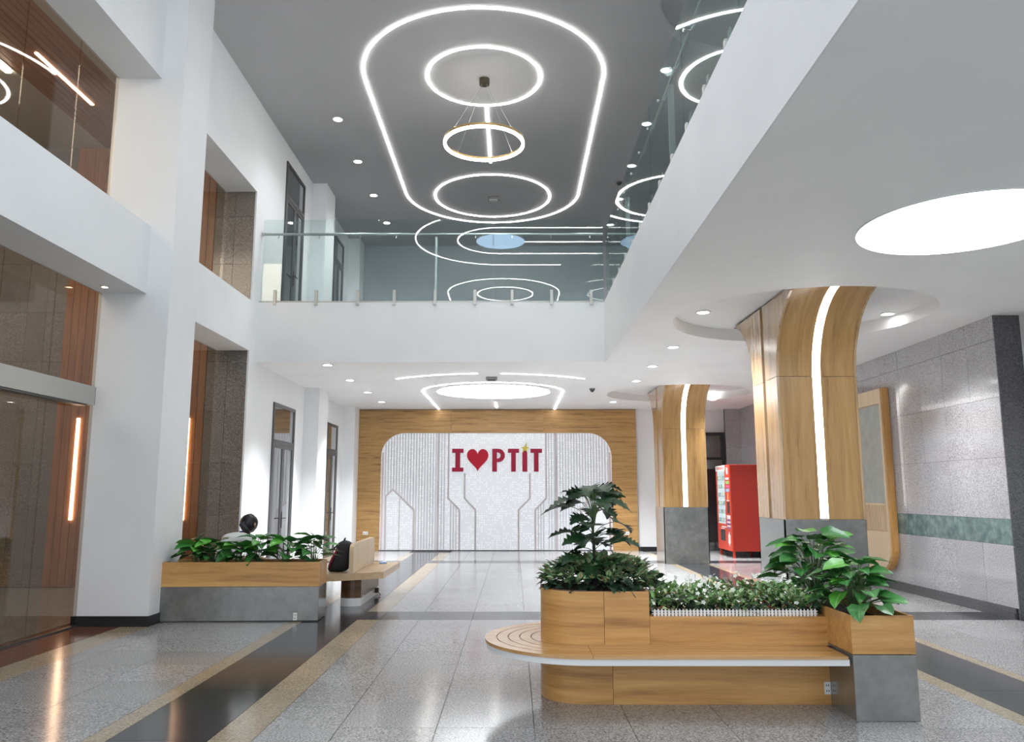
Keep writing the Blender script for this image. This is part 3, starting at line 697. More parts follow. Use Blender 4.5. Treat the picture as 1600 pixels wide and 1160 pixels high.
# sign
sg = empty('lettering_sign', (0, YB - .003, 0), label='crimson I heart PTIT lettering with a yellow star on the white panel', cat='sign')
y0, y1 = -.07, .034
def letter(mb, mat='red_sign', name='letter', label=None): 
    o = mb.build(name, M[mat], sg); 
    if label: o['label'] = label
    return o
zb, ztp = 2.045, 2.645
def serif_I(xa, xb):
    c = (xa + xb) / 2; w = .062; h = .105
    return MB().prism([(xa, zb), (xb, zb), (xb, zb + h), (c + w, zb + h), (c + w, ztp - h), (xb, ztp - h), (xb, ztp), (xa, ztp), (xa, ztp - h), (c - w, ztp - h), (c - w, zb + h), (xa, zb + h)], y0, y1, 'y')
letter(serif_I(-1.632, -1.335))
hp = []
for k in range(40):
    t = 2 * PI * k / 40; hx = 16 * math.sin(t) ** 3; hz = 13 * math.cos(t) - 5 * math.cos(2 * t) - 2 * math.cos(3 * t) - math.cos(4 * t)
    hp.append((-.957 + hx / 32 * .57, zb + (hz + 17) / 29 * .595))
letter(MB().prism(hp, y0 - .02, y1, 'y'), 'heart', 'heart', 'bright red heart')
# P : stem and bowl
stem_w = .125; xa, xb = -.573, -.238
pm = MB().box(xa, xa + stem_w, y0, y1, zb, ztp)
cxp, r0, hb = xb - .17, .17, .35
outer = [(xa + stem_w, ztp)] + [(cxp + .17 * math.sin(PI * k / 12), ztp - .175 + .175 * math.cos(PI * k / 12)) for k in range(13)] + [(xa + stem_w, ztp - .35)]
inner = [(xa + stem_w, ztp - .095)] + [(cxp - .02 + .075 * math.sin(PI * k / 12), ztp - .175 + .08 * math.cos(PI * k / 12)) for k in range(13)] + [(xa + stem_w, ztp - .255)]
pm.strip(outer, inner, y0, y1, 'y'); letter(pm)
def T(xa, xb):
    c = (xa + xb) / 2; w = .062; h = .105
    return MB().prism([(c - w, zb), (c + w, zb), (c + w, ztp - h), (xb, ztp - h), (xb, ztp), (xa, ztp), (xa, ztp - h), (c - w, ztp - h)], y0, y1, 'y')
letter(T(-.158, .135)); letter(T(.437, .742))
letter(MB().prism([(.222, zb), (.354, zb), (.354, 2.545), (.288, 2.60), (.222, 2.545)], y0, y1, 'y'))
star = [(.200, 2.682), (.272, 2.694), (.340, 2.835), (.330, 2.692), (.405, 2.684), (.348, 2.640), (.350, 2.555), (.288, 2.605), (.226, 2.553), (.250, 2.640)]
letter(MB().prism(star, y0 - .02, y1, 'y'), 'star', 'star', 'yellow five pointed star over the small i')

# ------------------------------------------------------------------ clad pillars
def flare(dmax, rz, tmax, n=10):
    """profile: (outward offset, z) of a cladding panel that opens like a trumpet"""
    pts = [(0.0, 2.88)]
    for k in range(1, n + 1):
        t = tmax * math.sin(PI / 2 * k / n); pts.append((dmax * (1 - math.sqrt(max(0, 1 - (t / rz) ** 2))), 2.88 + t))
    return pts
def sweep_panel(a0, a1, prof, th, half):
    """panel spanning a0..a1 across, following prof outward (+local Y is outward); half = distance of the face from the axis"""
    mb = MB(); n = len(prof); i = 0
    for k, (d, z) in enumerate(prof):
        p = prof[max(k - 1, 0)]; q = prof[min(k + 1, n - 1)]
        tx, tz = q[0] - p[0], q[1] - p[1]; L = math.hypot(tx, tz); nx, nz = -tz / L * th, tx / L * th   # inward normal
        o = (half + d, z); i_ = (half + d + nx, z + nz)
        mb.v += [(a0, o[0], o[1]), (a1, o[0], o[1]), (a1, i_[0], i_[1]), (a0, i_[0], i_[1])]
    for k in range(n - 1):
        a = 4 * k; b = a + 4
        for q in range(4): r = (q + 1) % 4; mb.f.append((a + q, a + r, b + r, b + q))
    mb.f.append((0, 3, 2, 1)); a = 4 * (n - 1); mb.f.append((a, a + 1, a + 2, a + 3))
    return mb
def clad_pillar(c, label, rot=0):
    e = empty('clad_pillar', (c[0], c[1], 0), label=label, cat='pillar', group='wood clad pillars', kind='thing')
    hw = .48; zb_ = 1.19
    for sx, sy, nm in ((1, 0, 'z'),):
        Bx(-hw + .02, hw - .02, -hw + .02, hw - .02, 0, zb_).build('core', M['concrete'], e)
    for k in range(4):
        m = Matrix.Rotation(k * PI / 2, 4, 'Z')
        # base panel
        o = Bx(-hw, hw, hw - .02, hw, 0.0, zb_ - .003).build('base_panel', M['concrete'], e, bevel=.002); o.matrix_local = m
    Bx(-.40, .40, -.40, .40, zb_, 3.855).build('shaft', M['dark_gap'], e)
    gap = .05; fl = flare(.90, .95, .945)
    for k in (0, 2):                      # front and rear: panels that curve outwards like a trumpet
        m = Matrix.Rotation(k * PI / 2, 4, 'Z'); lit = (k == 2)
        for a0, a1 in ((-hw + .032, -gap), (gap, hw - .032)):
            o = sweep_panel(a0, a1, [(0, zb_), (0, 2.875)], .05, hw - .01).build('cladding_panel', M['oak_pillar'], e); o.matrix_local = m
            o = sweep_panel(a0, a1, fl, .05, hw - .01).build('curved_panel', M['oak_pillar'], e, True); o.matrix_local = m
        o = sweep_panel(-gap + .002, gap - .002, [(0, zb_ + .01)] + fl, .02, hw - (.012 if lit else .035)).build('light_strip', M['led_pillar' if lit else 'led_off'], e, True)
        o.matrix_local = m
    for s_ in (-1, 1):                    # flat sides following the same outline, split by an unlit channel
        xa, xb_ = sorted((s_ * (hw - .03), s_ * hw))
        for q in (-1, 1):
            MB().prism([(q * gap, zb_), (q * (hw - .008), zb_), (q * (hw - .008), 2.875), (q * gap, 2.875)], xa, xb_, 'x').build('side_panel', M['oak_pillar_side'], e)
            MB().prism([(q * gap, 2.88)] + [(q * (hw - .008 + d), z) for d, z in fl] + [(q * gap, fl[-1][1])], xa, xb_, 'x').build('flared_side_panel', M['oak_pillar_side'], e)
        o = Bx(min(s_ * .40, s_ * .442), max(s_ * .40, s_ * .442), -gap, gap, zb_ + .002, 3.82).build('channel', M['led_off'], e); o['label'] = 'unlit grey channel'
    return e
clad_pillar(P1, 'oak clad pillar flaring into the ceiling, the near one behind the flower bench')
clad_pillar(P2, 'oak clad pillar flaring into the ceiling, the far one beside the red vending machine')

# ------------------------------------------------------------------ lamps on the ceilings
def ribbon(path, w, z0, z1, closed):
    n = len(path); A, B = [], []
    for k, p in enumerate(path):
        a = path[k - 1] if (k or closed) else p; b = path[(k + 1) % n] if (k < n - 1 or closed) else p
        d = Vector((b[0] - a[0], b[1] - a[1])).normalized(); nn = Vector((-d.y, d.x)) * w / 2
        A.append((p[0] + nn.x, p[1] + nn.y)); B.append((p[0] - nn.x, p[1] - nn.y))
    return MB().strip(A, B, z0, z1, 'z', closed)
XCn = -0.49
def line_lamp(label, paths, z, w=.075, mat='led', name='linear_ceiling_lamp', group=None):
    e = empty(name, label=label, cat='light', group=group)
    for path, closed in paths:
        ribbon(path, w, z - .012, z - .003, closed).build('diffuser', M[mat], e, True)
        ribbon(path, w + .012, z - .003, z - .001, closed).build('profile', M['white_metal'], e, True)
    return e
def stadium(cx, ya, yb, r, n=40): return arc(cx, ya, r, PI, 2 * PI, n) + arc(cx, yb, r, 0, PI, n)
line_lamp('large white stadium shaped light line on the high ceiling', [(stadium(XCn, 12.22, 17.28, 1.965), True)], ZU, .040)
line_lamp('white ring of light on the high ceiling around the pendant canopy', [(arc(XCn, 12.18, .93, 0, 2 * PI * 63 / 64, 63), True)], ZU, .040, name='ring_ceiling_lamp')
line_lamp('white ring of light on the high ceiling around the smoke detector', [(arc(XCn, 17.5, 1.32, 0, 2 * PI * 63 / 64, 63), True)], ZU, .040, name='ring_ceiling_lamp')
line_lamp('short straight light bar between the two ceiling light rings', [([(-.48, 13.15), (-.48, 15.57)], False)], ZU, .040)
# ceiling lamps nearer the entrance, seen in the railing glass
def uhook(cx, cy, r, xe): return [(xe, cy - r)] + arc(cx, cy, r, -PI / 2, -3 * PI / 2, 32) + [(xe, cy + r)]
line_lamp('outer U shaped light line of the entrance ceiling, seen mirrored in railing glass', [(uhook(-.4, 5.9, 2.25, 1.4), False)], ZU, .034, 'led_entrance')
line_lamp('inner U shaped light line of the entrance ceiling, seen mirrored in railing glass', [(uhook(-.4, 5.9, 1.12, 4.2), False)], ZU, .034, 'led_entrance')
line_lamp('straight light line running from the blue disc, seen mirrored in railing glass', [([(.30, 5.85), (4.2, 5.85)], False)], ZU, .06, 'led_entrance')
line_lamp('stadium shaped light line over the entrance, seen mirrored in railing glass', [(stadium(-.35, -2.6, .2, 1.9), True)], ZU, .034, 'led_entrance')
line_lamp('ring of light over the entrance, seen mirrored in railing glass', [(arc(-.3, .1, .95, 0, 2 * PI * 63 / 64, 63), True)], ZU, .034, 'led_entrance', name='ring_ceiling_lamp')
def disc_lamp(label, x, y, r, z, mat):
    e = empty('round_ceiling_lamp', (x, y, z), label=label, cat='light')
    MB().cyl((0, 0), r, -.010, -.002, 72).build('diffuser', M[mat], e)
    MB().strip(arc(0, 0, r + .012, 0, 2 * PI, 72), arc(0, 0, r + .001, 0, 2 * PI, 72), -.012, -.001).build('trim_ring', M['white_metal'], e)
    return e
disc_lamp('large glowing round ceiling panel in the low ceiling on the right', 3.72, 6.34, .81, ZC, 'disc')
disc_lamp('added out-of-view round ceiling panel that brightens the right side', 3.72, -1.6, .81, ZC, 'disc')  # unseen disc added to lift the light on the right side
disc_lamp('large glowing round ceiling panel in front of the lit back wall', -.45, 17.37, 1.25, ZC, 'disc_far')
disc_lamp('sky blue glowing round panel of the entrance ceiling, seen mirrored in railing glass', -.36, 5.88, .66, ZU, 'disc_blue')
# light lines on the low ceiling around the far disc
cyd = 17.37
line_lamp('horseshoe light line around the far round ceiling panel, running to the oak wall',
          [([(-2.0, 21.06)] + arc(-.46, cyd, 1.54, PI, 2 * PI, 40) + [(1.08, 21.06)], False)], ZC, .034, 'led_low')
line_lamp('curved light line on the low ceiling, left of the grey box', [(arc(-.46, cyd, 2.74, math.radians(228), math.radians(265.5), 20), False)], ZC, .034, 'led_low')
line_lamp('curved light line on the low ceiling, right of the grey box', [(arc(-.46, cyd, 2.74, math.radians(274.5), math.radians(312), 20), False)], ZC, .034, 'led_low')
line_lamp('tiny straight light bar between the far round panel and the oak wall', [([(-.45, 19.4), (-.45, 20.65)], False)], ZC, .045, 'led_low')

dl_ring = MB().strip(arc(0, 0, .098, 0, 2 * PI, 28), arc(0, 0, .078, 0, 2 * PI, 28), -.012, -.001).mesh('trim_ring', M['white_metal'], True)
dl_disc = MB().cyl((0, 0), .077, -.008, -.002, 28).mesh('diffuser', M['down'])
dl0 = None
def downlight(x, y, z, label, group):
    global dl0
    if dl0 is None:
        dl0 = empty('downlight', cat='light'); inst(dl_ring, 'trim_ring', dl0); inst(dl_disc, 'diffuser', dl0); o = dl0
    else: o = copy_tree(dl0)
    o.location = (x, y, z); o['label'] = label; o['group'] = group; o['category'] = 'light'
    l = bpy.data.lights.new('downlight_beam', 'SPOT'); l.energy = SPOT_HIGH if z > 6 else ((SPOT_LOW if x > -3 else .58 * SPOT_LOW) if z < ZC + .05 else 480.0); l.spot_size = math.radians((90 if z < ZC + .05 else 110) if z < 6 else 128); l.spot_blend = 1.0
    l.shadow_soft_size = .07; l.color = (.96, .98, 1.0)
    lo = bpy.data.objects.new('downlight_beam', l); COL.objects.link(lo); lo.location = (x, y, z - .03)
ORD = ['nearest', 'second', 'third', 'fourth', 'fifth', 'sixth']
for k, y in enumerate((13.63, 15.5, 17.38, 19.26)):
    downlight(-3.215, y, ZU, '%s round downlight from the front in the high ceiling row along the left wall' % ORD[k], 'downlights of the high ceiling')
for k, y in enumerate((11.93, 13.82, 15.73, 17.63, 19.42)):
    downlight(2.455, y, ZU, '%s round downlight from the front in the high ceiling row by the glass gallery' % ORD[k], 'downlights of the high ceiling')
for k, y in enumerate((13.62, 15.52, 17.44, 19.32)):
    downlight(-3.24, y, ZC, '%s round downlight from the front in the low ceiling row by the left doors' % ORD[k], 'downlights of the low ceiling')
for k, y in enumerate((11.92, 13.77, 15.62, 19.33)):
    downlight(2.43, y, ZC, '%s round downlight from the front in the low ceiling row left of the clad pillars' % ORD[k], 'downlights of the low ceiling')
downlight(4.75, 18.85, ZC, 'small round downlight above the red vending machine', 'downlights of the low ceiling')
rc = ZC + LIP
downlight(2.50, 10.25, rc, 'round downlight in the ceiling recess, left of the near clad pillar', 'downlights in the pillar recesses')
downlight(4.98, 10.35, rc, 'round downlight in the ceiling recess, right of the near clad pillar', 'downlights in the pillar recesses')
downlight(4.80, 16.9, rc, 'round downlight in the ceiling recess, right of the far clad pillar', 'downlights in the pillar recesses')

# pendant ring lamp
pz = None
def pendant():
    cx, cy, r, z = -.485, 12.22, .66, 7.13
    e = empty('pendant_ring_lamp', (cx, cy, z), label='brass hoop pendant lamp hanging on thin wires from a bronze canopy', cat='pendant lamp')
    MB().strip(arc(0, 0, r, 0, 2 * PI * 63 / 64, 63), arc(0, 0, r - .03, 0, 2 * PI * 63 / 64, 63), 0.0, .045, closed=True).build('hoop', M['brass'], e, True)
    MB().strip(arc(0, 0, r - .001, 0, 2 * PI * 63 / 64, 63), arc(0, 0, r - .045, 0, 2 * PI * 63 / 64, 63), -.03, 0.0, closed=True).build('diffuser', M['led'], e, True)
    MB().cyl((0, 0), .085, ZU - z - .10, ZU - z - .001, 28).build('canopy', M['bronze'], e, True)
    for k in range(4):
        t = PI / 4 + k * PI / 2
        MB().tube([(.05 * math.cos(t), .05 * math.sin(t), ZU - z - .10), ((r - .015) * math.cos(t), (r - .015) * math.sin(t), .04)], .0022, 5).build('wire', M['steel'], e)
        MB().cyl(((r - .015) * math.cos(t), (r - .015) * math.sin(t)), .009, .03, .07, 10).build('clip', M['brass'], e)
pendant()
# small devices on the ceilings
e = empty('smoke_detector', (-.47, 17.55, ZU), label='grey box detector inside the far ring of the high ceiling', cat='detector')
Bx(-.13, .13, -.09, .09, -.06, -.001).build('body', M['grey_plastic'], e, bevel=.012); Bx(-.10, .10, -.06, .06, -.075, -.06).build('cover', M['white_metal'], e)
e = empty('dome_camera', (2.31, 16.6, ZU), label='small dark dome on the high ceiling by the gallery downlights', cat='camera')
MB().cyl((0, 0), .07, -.03, -.001, 20).build('base', M['grey_plastic'], e); MB().cyl((0, 0), .03, -.08, -.03, 20, .065).build('dome', M['dark_plastic'], e, True)
e = empty('ceiling_speaker', (-.43, 15.17, ZC), label='grey box fitting on the low ceiling between the curved light lines', cat='ceiling fitting')
Bx(-.11, .11, -.10, .10, -.05, -.001).build('body', M['grey_plastic'], e, bevel=.01); Bx(-.08, .08, -.07, .07, -.062, -.05).build('grille', M['dark_plastic'], e)
e = empty('dome_camera', (1.67, 16.8, ZC), label='small dark dome on the low ceiling left of the far pillar recess', cat='camera')
MB().cyl((0, 0), .06, -.03, -.001, 20).build('base', M['grey_plastic'], e); MB().cyl((0, 0), .025, -.08, -.03, 20, .055).build('dome', M['dark_plastic'], e, True)

# ------------------------------------------------------------------ glass railings of the gallery
def railing_far():
    e = empty('glass_railing', label='glass balustrade with steel handrail across the far gallery edge', cat='railing')
    y = YSL - .03 + .0
    for x0, x1 in ((-4.37, -2.36), (-2.36, -.355), (-.355, 1.55)):
        Bx(x0 + .004, x1 - .004, y, y + .014, ZU0 + .03, 6.22).build('glass_pane', M['glass'], e)
    MB().tube([(-4.40, y + .09, 5.985), (1.56, y + .09, 5.985)], .024, 12).build('handrail', M['steel'], e, True)
    MB().cyl((y + .09, 5.985), .042, -4.41, -4.395, 20, axis='x').build('wall_flange', M['steel'], e)
    for x in (-4.12, -3.41, -2.69, -2.06, -1.355, -.67, -.03, .65, 1.33):
        MB().box(x - .026, x + .026, y - .022, y - .002, ZU0 - .05, 4.955).box(x - .026, x + .026, y + .016, y + .03, ZU0, 4.955).build('spigot', M['steel_mat'], e, bevel=.003)
        if x < -1.4 or x > -1.3:
            MB().tube([(x - .0, y + .014, 5.90), (x, y + .06, 5.90), (x, y + .09, 5.965)], .008, 6).build('bracket', M['steel'], e, True)
    Bx(-1.375, -1.335, y + .06, y + .12, ZU0, 5.93).build('post', M['steel'], e, bevel=.003)
    Bx(-4.40, 1.56, y + .03, y + .06, ZU0, ZU0 + .03).build('kerb', M['steel_mat'], e)
railing_far()
def railing_side():
    e = empty('glass_railing', label='glass balustrade with steel handrail along the right gallery edge', cat='railing')
    x = 1.60
    ys = [13.30, 10.75, 8.86, 7.06, 5.2, 3.3, 1.4, -.5]
    for k in range(len(ys) - 1):
        Bx(x, x + .014, ys[k + 1] + .004, ys[k] - .004, ZU0 + .03, 6.03).build('glass_pane', M['glass_green'], e)
    MB().tube([(x + .09, -.5, 5.87), (x + .09, 13.32, 5.87)], .024, 12).build('handrail', M['steel'], e, True)
    y = 13.0
    while y > 0:
        MB().box(x - .022, x - .002, y - .026, y + .026, ZU0 - .02, 4.86).box(x + .016, x + .03, y - .026, y + .026, ZU0, 4.955).build('spigot', M['steel_mat'], e)
        MB().tube([(x + .014, y, 5.79), (x + .06, y, 5.79), (x + .09, y, 5.85)], .008, 6).build('bracket', M['steel'], e, True)
        MB().cyl((y, 5.79), .016, x - .012, x, 12, axis='x').build('button', M['steel'], e)
        y -= .68
    for y in (11.3, 8.0): Bx(x + .06, x + .12, y - .02, y + .02, ZU0, 5.85).build('post', M['steel'], e)
    Bx(x + .03, x + .06, -.5, 13.3, ZU0, ZU0 + .03).build('kerb', M['steel_mat'], e)
railing_side()

# ------------------------------------------------------------------ notice board on the granite wall
nb = empty('wall_board', label='tall ash framed board with grey glass and slats against the granite wall', cat='board')
ya, yb_, xf = 12.63, 15.1, 5.87
zt_, zl = 3.16, .25
def rr(a, b, z0, z1, r, n=8):    # rounded bottom corners (y,z)
    return [(a, z1)] + arc(a + r, z0 + r, r, PI, 3 * PI / 2, n) + arc(b - r, z0 + r, r, 3 * PI / 2, 2 * PI, n) + [(b, z1)]
MB().prism(rr(ya, yb_, zl, zt_, .42), xf + .02, 5.995, 'x').build('carcass', M['oak_z'], nb)
MB().prism(rr(ya + .03, yb_ - .03, zl + .03, .89, .39), xf, xf + .02, 'x').build('lower_panel', M['birch_z'], nb)
Bx(xf, xf + .02, ya + .03, yb_ - .03, 2.92, zt_ - .003).build('top_panel', M['birch_z'], nb)
for a, b in ((ya + .03, ya + .09), (yb_ - .09, yb_ - .03)): Bx(xf, xf + .02, a, b, .89, 2.92).build('stile', M['birch_z'], nb)
Bx(xf + .008, xf + .02, ya + .09, yb_ - .09, 1.33, 2.91).build('board_face', M['mirror_grey'], nb)
Bx(xf - .004, xf + .02, ya + .09, yb_ - .09, 1.30, 1.33).build('ledge', M['birch_z'], nb)
sl = MB(); y = ya + .10
while y < yb_ - .11: sl.box(xf - .006, xf + .019, y, y + .032, .90, 1.30); y += .06
tag(sl.build('slats', M['birch_z'], nb), kind='stuff')

# ------------------------------------------------------------------ vending machine
vm_ = empty('vending_machine', (5.05, 18.78, 0), label='red vending machine with a lit glass front on short legs', cat='vending machine')
dpt, wid, h0, h1 = .84, 1.25, .15, 2.15
MB().box(.03, dpt, 0, wid, h0, h1).build('cabinet', M['red_body'], vm_, bevel=.006)
MB().box(0, .03, 0, .40, h0, h1).build('control_panel', M['red_front'], vm_, bevel=.003)
MB().box(0, .03, .405, wid, h0, .72).build('lower_door', M['red_front'], vm_, bevel=.003)
fr = MB().box(0, .03, .405, .45, .72, 2.02).box(0, .03, wid - .05, wid, .72, 2.02).box(0, .03, .45, wid - .05, .72, .76)
fr.build('window_frame', M['red_front'], vm_)
hd = MB().box(-.004, .03, .405, wid, 2.02, h1).build('header', M['white_plastic'], vm_)
hl = MB()
for k in range(7): hl.box(-.006, -.003, wid - .16 - k * .10, wid - .10 - k * .10, 2.055, 2.115)
hl.build('header_print', M['red_front'], hd)
Bx(.02, .029, .45, wid - .05, .76, 2.02).build('lit_interior', M['vend_lit'], vm_)
pcol = ['sticker_blue', 'white_plastic', 'sticker_yellow', 'white_plastic', 'white_plastic', 'sticker_green']
for r in range(6):
    Bx(.008, .02, .45, wid - .05, .80 + r * .20, .81 + r * .20).build('shelf', M['white_metal'], vm_)
    for k in range(8): MB().cyl((.013, .50 + k * .09), .008, .811 + r * .20, .90 + r * .20, 8).build('bottle', M[pcol[(k + r * 2) % 6]], vm_)
Bx(.001, .006, .452, wid - .052, .762, 2.018).build('glass', M['glass'], vm_)
Bx(-.006, .001, .56, .95, .36, .62).build('delivery_flap', M['dark_plastic'], vm_)
Bx(-.006, .001, .09, .27, 1.02, 1.28).build('payment_recess', M['dark_plastic'], vm_)
for z0, z1, a, b, c in ((1.93, 2.08, .15, .25, 'white_plastic'), (1.80, 1.85, .08, .34, 'white_plastic'), (1.70, 1.77, .07, .33, 'sticker_green'), (1.61, 1.67, .07, .33, 'sticker_pink'), (1.52, 1.59, .07, .33, 'sticker_blue'), (1.34, 1.50, .18, .22, 'sticker_yellow'), (1.30, 1.325, .10, .30, 'white_plastic'),
                        (.88, .97, .06, .34, 'white_plastic'), (.84, .87, .06, .34, 'sticker_purple'), (.79, .83, .06, .34, 'white_plastic'), (.75, .78, .06, .34, 'sticker_purple'), (.70, .74, .06, .34, 'white_plastic'), (.66, .69, .06, .34, 'sticker_purple')):
    Bx(-.004, .001, a, b, z0, z1).build('sticker', M[c], vm_)
MB().prism([(.20 + .11 * (1 if k % 2 else .7) * math.cos(k * PI / 6), .42 + .17 * (1 if k % 2 else .75) * math.sin(k * PI / 6)) for k in range(12)], -.004, .001, 'x').build('sticker', M['white_plastic'], vm_)
Bx(-.002, .001, .42, .85, .675, .70).build('sticker', M['white_plastic'], vm_); Bx(-.002, .001, .60, .92, .64, .655).build('sticker', M['white_plastic'], vm_)
for x in (.03, dpt - .08):
    for y in (.03, wid - .08): Bx(x, x + .05, y, y + .05, 0, h0).build('leg', M['red_front'], vm_)

# ------------------------------------------------------------------ flower bench (right)
def sockets(parent, m, w=.022, h=.042, name='socket'):
    o = Bx(-w, w, -.008, 0, -h, h).build(name, M['white_plastic'], parent); o.matrix_local = m
    for dz in (-.45 * h, .45 * h):
        for dx in (-.35 * w, .35 * w):
            q = Bx(dx - .003, dx + .003, -.0095, -.007, dz - .006, dz + .006).build('hole', M['dark_plastic'], o)
bench = empty('flower_bench', (0.53, 6.30, 0), label='oak bench with slatted rounded seat wrapped around planters, grey box end', cat='bench')
HW = .325; XE = 1.74           # core half width, local x of the end box
def stad_half(r, x1):          # local outline: straight sides to x1, round at the left
    return [(x1, -r)] + arc(0, 0, r, -PI / 2, -3 * PI / 2, 28) + [(x1, r)]
# base
def core(r, x1, z0, z1, split, name, mat='oak_wrap'):
    a = arc(0, 0, r, -PI / 2, -3 * PI / 2, 32)
    MB().prism([(split, -r)] + a + [(split, r)], z0, z1).build(name, M[mat], bench, True)
    if x1 > split: Bx(split + .003, x1, -r, r, z0, z1).build(name, M[mat], bench)
core(HW, XE, 0, .350, .18, 'base_panel')
core(HW, .455, .405, .785, .125, 'planter_drum')
Bx(.457, XE, -HW, HW, .405, .608).build('back_panel', M['oak_x'], bench)
MB().strip(arc(0, 0, HW + .002, -PI / 2, -3 * PI / 2, 32), arc(0, 0, HW - .018, -PI / 2, -3 * PI / 2, 32), .785, .792).build('drum_rim', M['dark_wood_x'], bench, True)
MB().prism([(.43, -HW + .02)] + arc(0, 0, HW - .02, -PI / 2, -3 * PI / 2, 32) + [(.43, HW - .02)], .785, .788).build('soil', M['soil'], bench)
# white frame under the seat and the slats
RO = .755
MB().strip(stad_half(RO - .014, XE - .02), stad_half(HW, XE - .02), .350, .392).build('seat_frame', M['white_metal'], bench, True)
radii = [HW, .400, .487, .574, .661, RO]
for k in range(5):
    ra, rb = radii[k] + (.004 if k else .0), radii[k + 1] - .004
    MB().strip(arc(0, 0, ra, -PI / 2, -3 * PI / 2, 30), arc(0, 0, rb, -PI / 2, -3 * PI / 2, 30), .392, .413).build('seat_slat', M['oak_seat_x'], bench, True)
    for s in (-1, 1):
        Bx(.003, XE - .03, min(s * ra, s * rb), max(s * ra, s * rb), .392, .413).build('seat_slat', M['oak_seat_x'], bench)
# end box: grey base, oak top, thin walls
bx0, bx1, by = XE, XE + .425, .75
Bx(bx0, bx1, -by, by, 0, .424).build('box_base', M['concrete'], bench, bevel=.003)
t = .018
bw = MB().box(bx0, bx1, -by, -by + t, .427, .678).box(bx0, bx1, by - t, by, .427, .678).box(bx0, bx0 + t, -by + t, by - t, .427, .678).box(bx1 - t, bx1, -by + t, by - t, .427, .678)
bw.build('box_top', M['oak_x'], bench, bevel=.002)
Bx(bx0 + t, bx1 - t, -by + t, by - t, .424, .60).build('soil', M['soil'], bench)
sockets(bench, Matrix.Translation((XE - .024, -HW - .001, .115)))
# picket fence
pf = empty('picket_fence', (0.53, 6.30, .608), label='miniature white plastic picket fence along the flower bed', cat='fence')
picket = MB().prism([(-.0085, 0), (.0085, 0), (.0085, .038), (0, .052), (-.0085, .038)], -.004, .004, 'y').mesh('picket', M['white_plastic'])
n = 46; x = .50
for k in range(n): inst(picket, 'picket', pf, (.50 + k * (1.17 / (n - 1)), -HW + .03, 0))
for z in (.012, .030): Bx(.48, 1.69, -HW + .034, -HW + .039, z, z + .007).build('rail', M['white_plastic'], pf)

# ------------------------------------------------------------------ leaves
def leaf_mesh(name, mat, L=1.0, wid=.36, shape='ovate', fold=.12, droop=.25, nl=8, wave=.0):
    """leaf lying along +Y from the origin, unit length; uv across/along"""
    me = bpy.data.meshes.new(name); v, f, uvs = [], [], []
    xs = (-1, -.5, 0, .5, 1)
    for i in range(nl + 1):
        t = i / nl
        if shape == 'ovate': w = wid * (math.sin(PI * min(1, t ** .72)) ** .8 if 0 < t < 1 else 0) + (.02 if t == 0 else 0)
        elif shape == 'heart': w = wid * (1 - t ** 2.2) ** .75 * (0.72 + .28 * min(1, t * 4)) if t < 1 else 0
        elif shape == 'lobed': w = wid * (math.sin(PI * t ** .6) ** .75 if 0 < t < 1 else 0) * (.74 - .26 * math.cos(2 * PI * 5.5 * t)) + .010
        elif shape == 'blade': w = wid * (math.sin(PI * t ** .6) if 0 < t < 1 else 0) + .01
        for k, a in enumerate(xs):
            x = a * w; y = t * L
            if shape == 'lobed': y += .07 * abs(a) * (1 - t)
            if shape == 'heart' and i == 0: y -= .10 * abs(a)
            z = fold * abs(x) - droop * t * t * L + wave * math.sin(t * 13 + a * 2.2) * abs(a)
            v.append((x, y, z)); uvs.append((.5 + a * .5, t))
    for i in range(nl):
        for k in range(4):
            a = i * 5 + k; f.append((a, a + 1, a + 6, a + 5))
    me.from_pydata(v, [], f); me.materials.append(mat)
    ul = me.uv_layers.new(name='UVMap')
    for lp in me.loops: ul.data[lp.index].uv = uvs[lp.vertex_index]
    for p in me.polygons: p.use_smooth = True
    me.update()
    return me
LB = [leaf_mesh('broad_leaf', M['leaf_broad'], 1, .46, 'heart', .18, .22, 7, .018), leaf_mesh('broad_leaf', M['leaf_broad'], 1, .42, 'heart', .30, .38, 7, .022), leaf_mesh('broad_leaf', M['leaf_bright'], 1, .38, 'heart', .22, .30, 7, .02)]
LD = [leaf_mesh('lobed_leaf', M['leaf_dark'], 1, .62, 'lobed', .14, .12, 22, .03), leaf_mesh('lobed_leaf', M['leaf_dark'], 1, .54, 'lobed', .20, .38, 22, .02)]
def orient(base, direction, size, roll=0.0, up=Vector((0, 0, 1))):
    d = Vector(direction).normalized(); x = d.cross(up)
    if x.length < 1e-4: x = Vector((1, 0, 0))
    x.normalize(); z = x.cross(d)
    m = Matrix((x, d, z)).transposed().to_4x4()
    return Matrix.Translation(base) @ m @ Matrix.Rotation(roll, 4, 'Y') @ Matrix.Scale(size, 4)
def bezier(p, q, r, n=6):
    p, q, r = Vector(p), Vector(q), Vector(r)
    return [tuple(p * (1 - t) ** 2 + q * 2 * t * (1 - t) + r * t * t) for t in [k / n for k in range(n + 1)]]
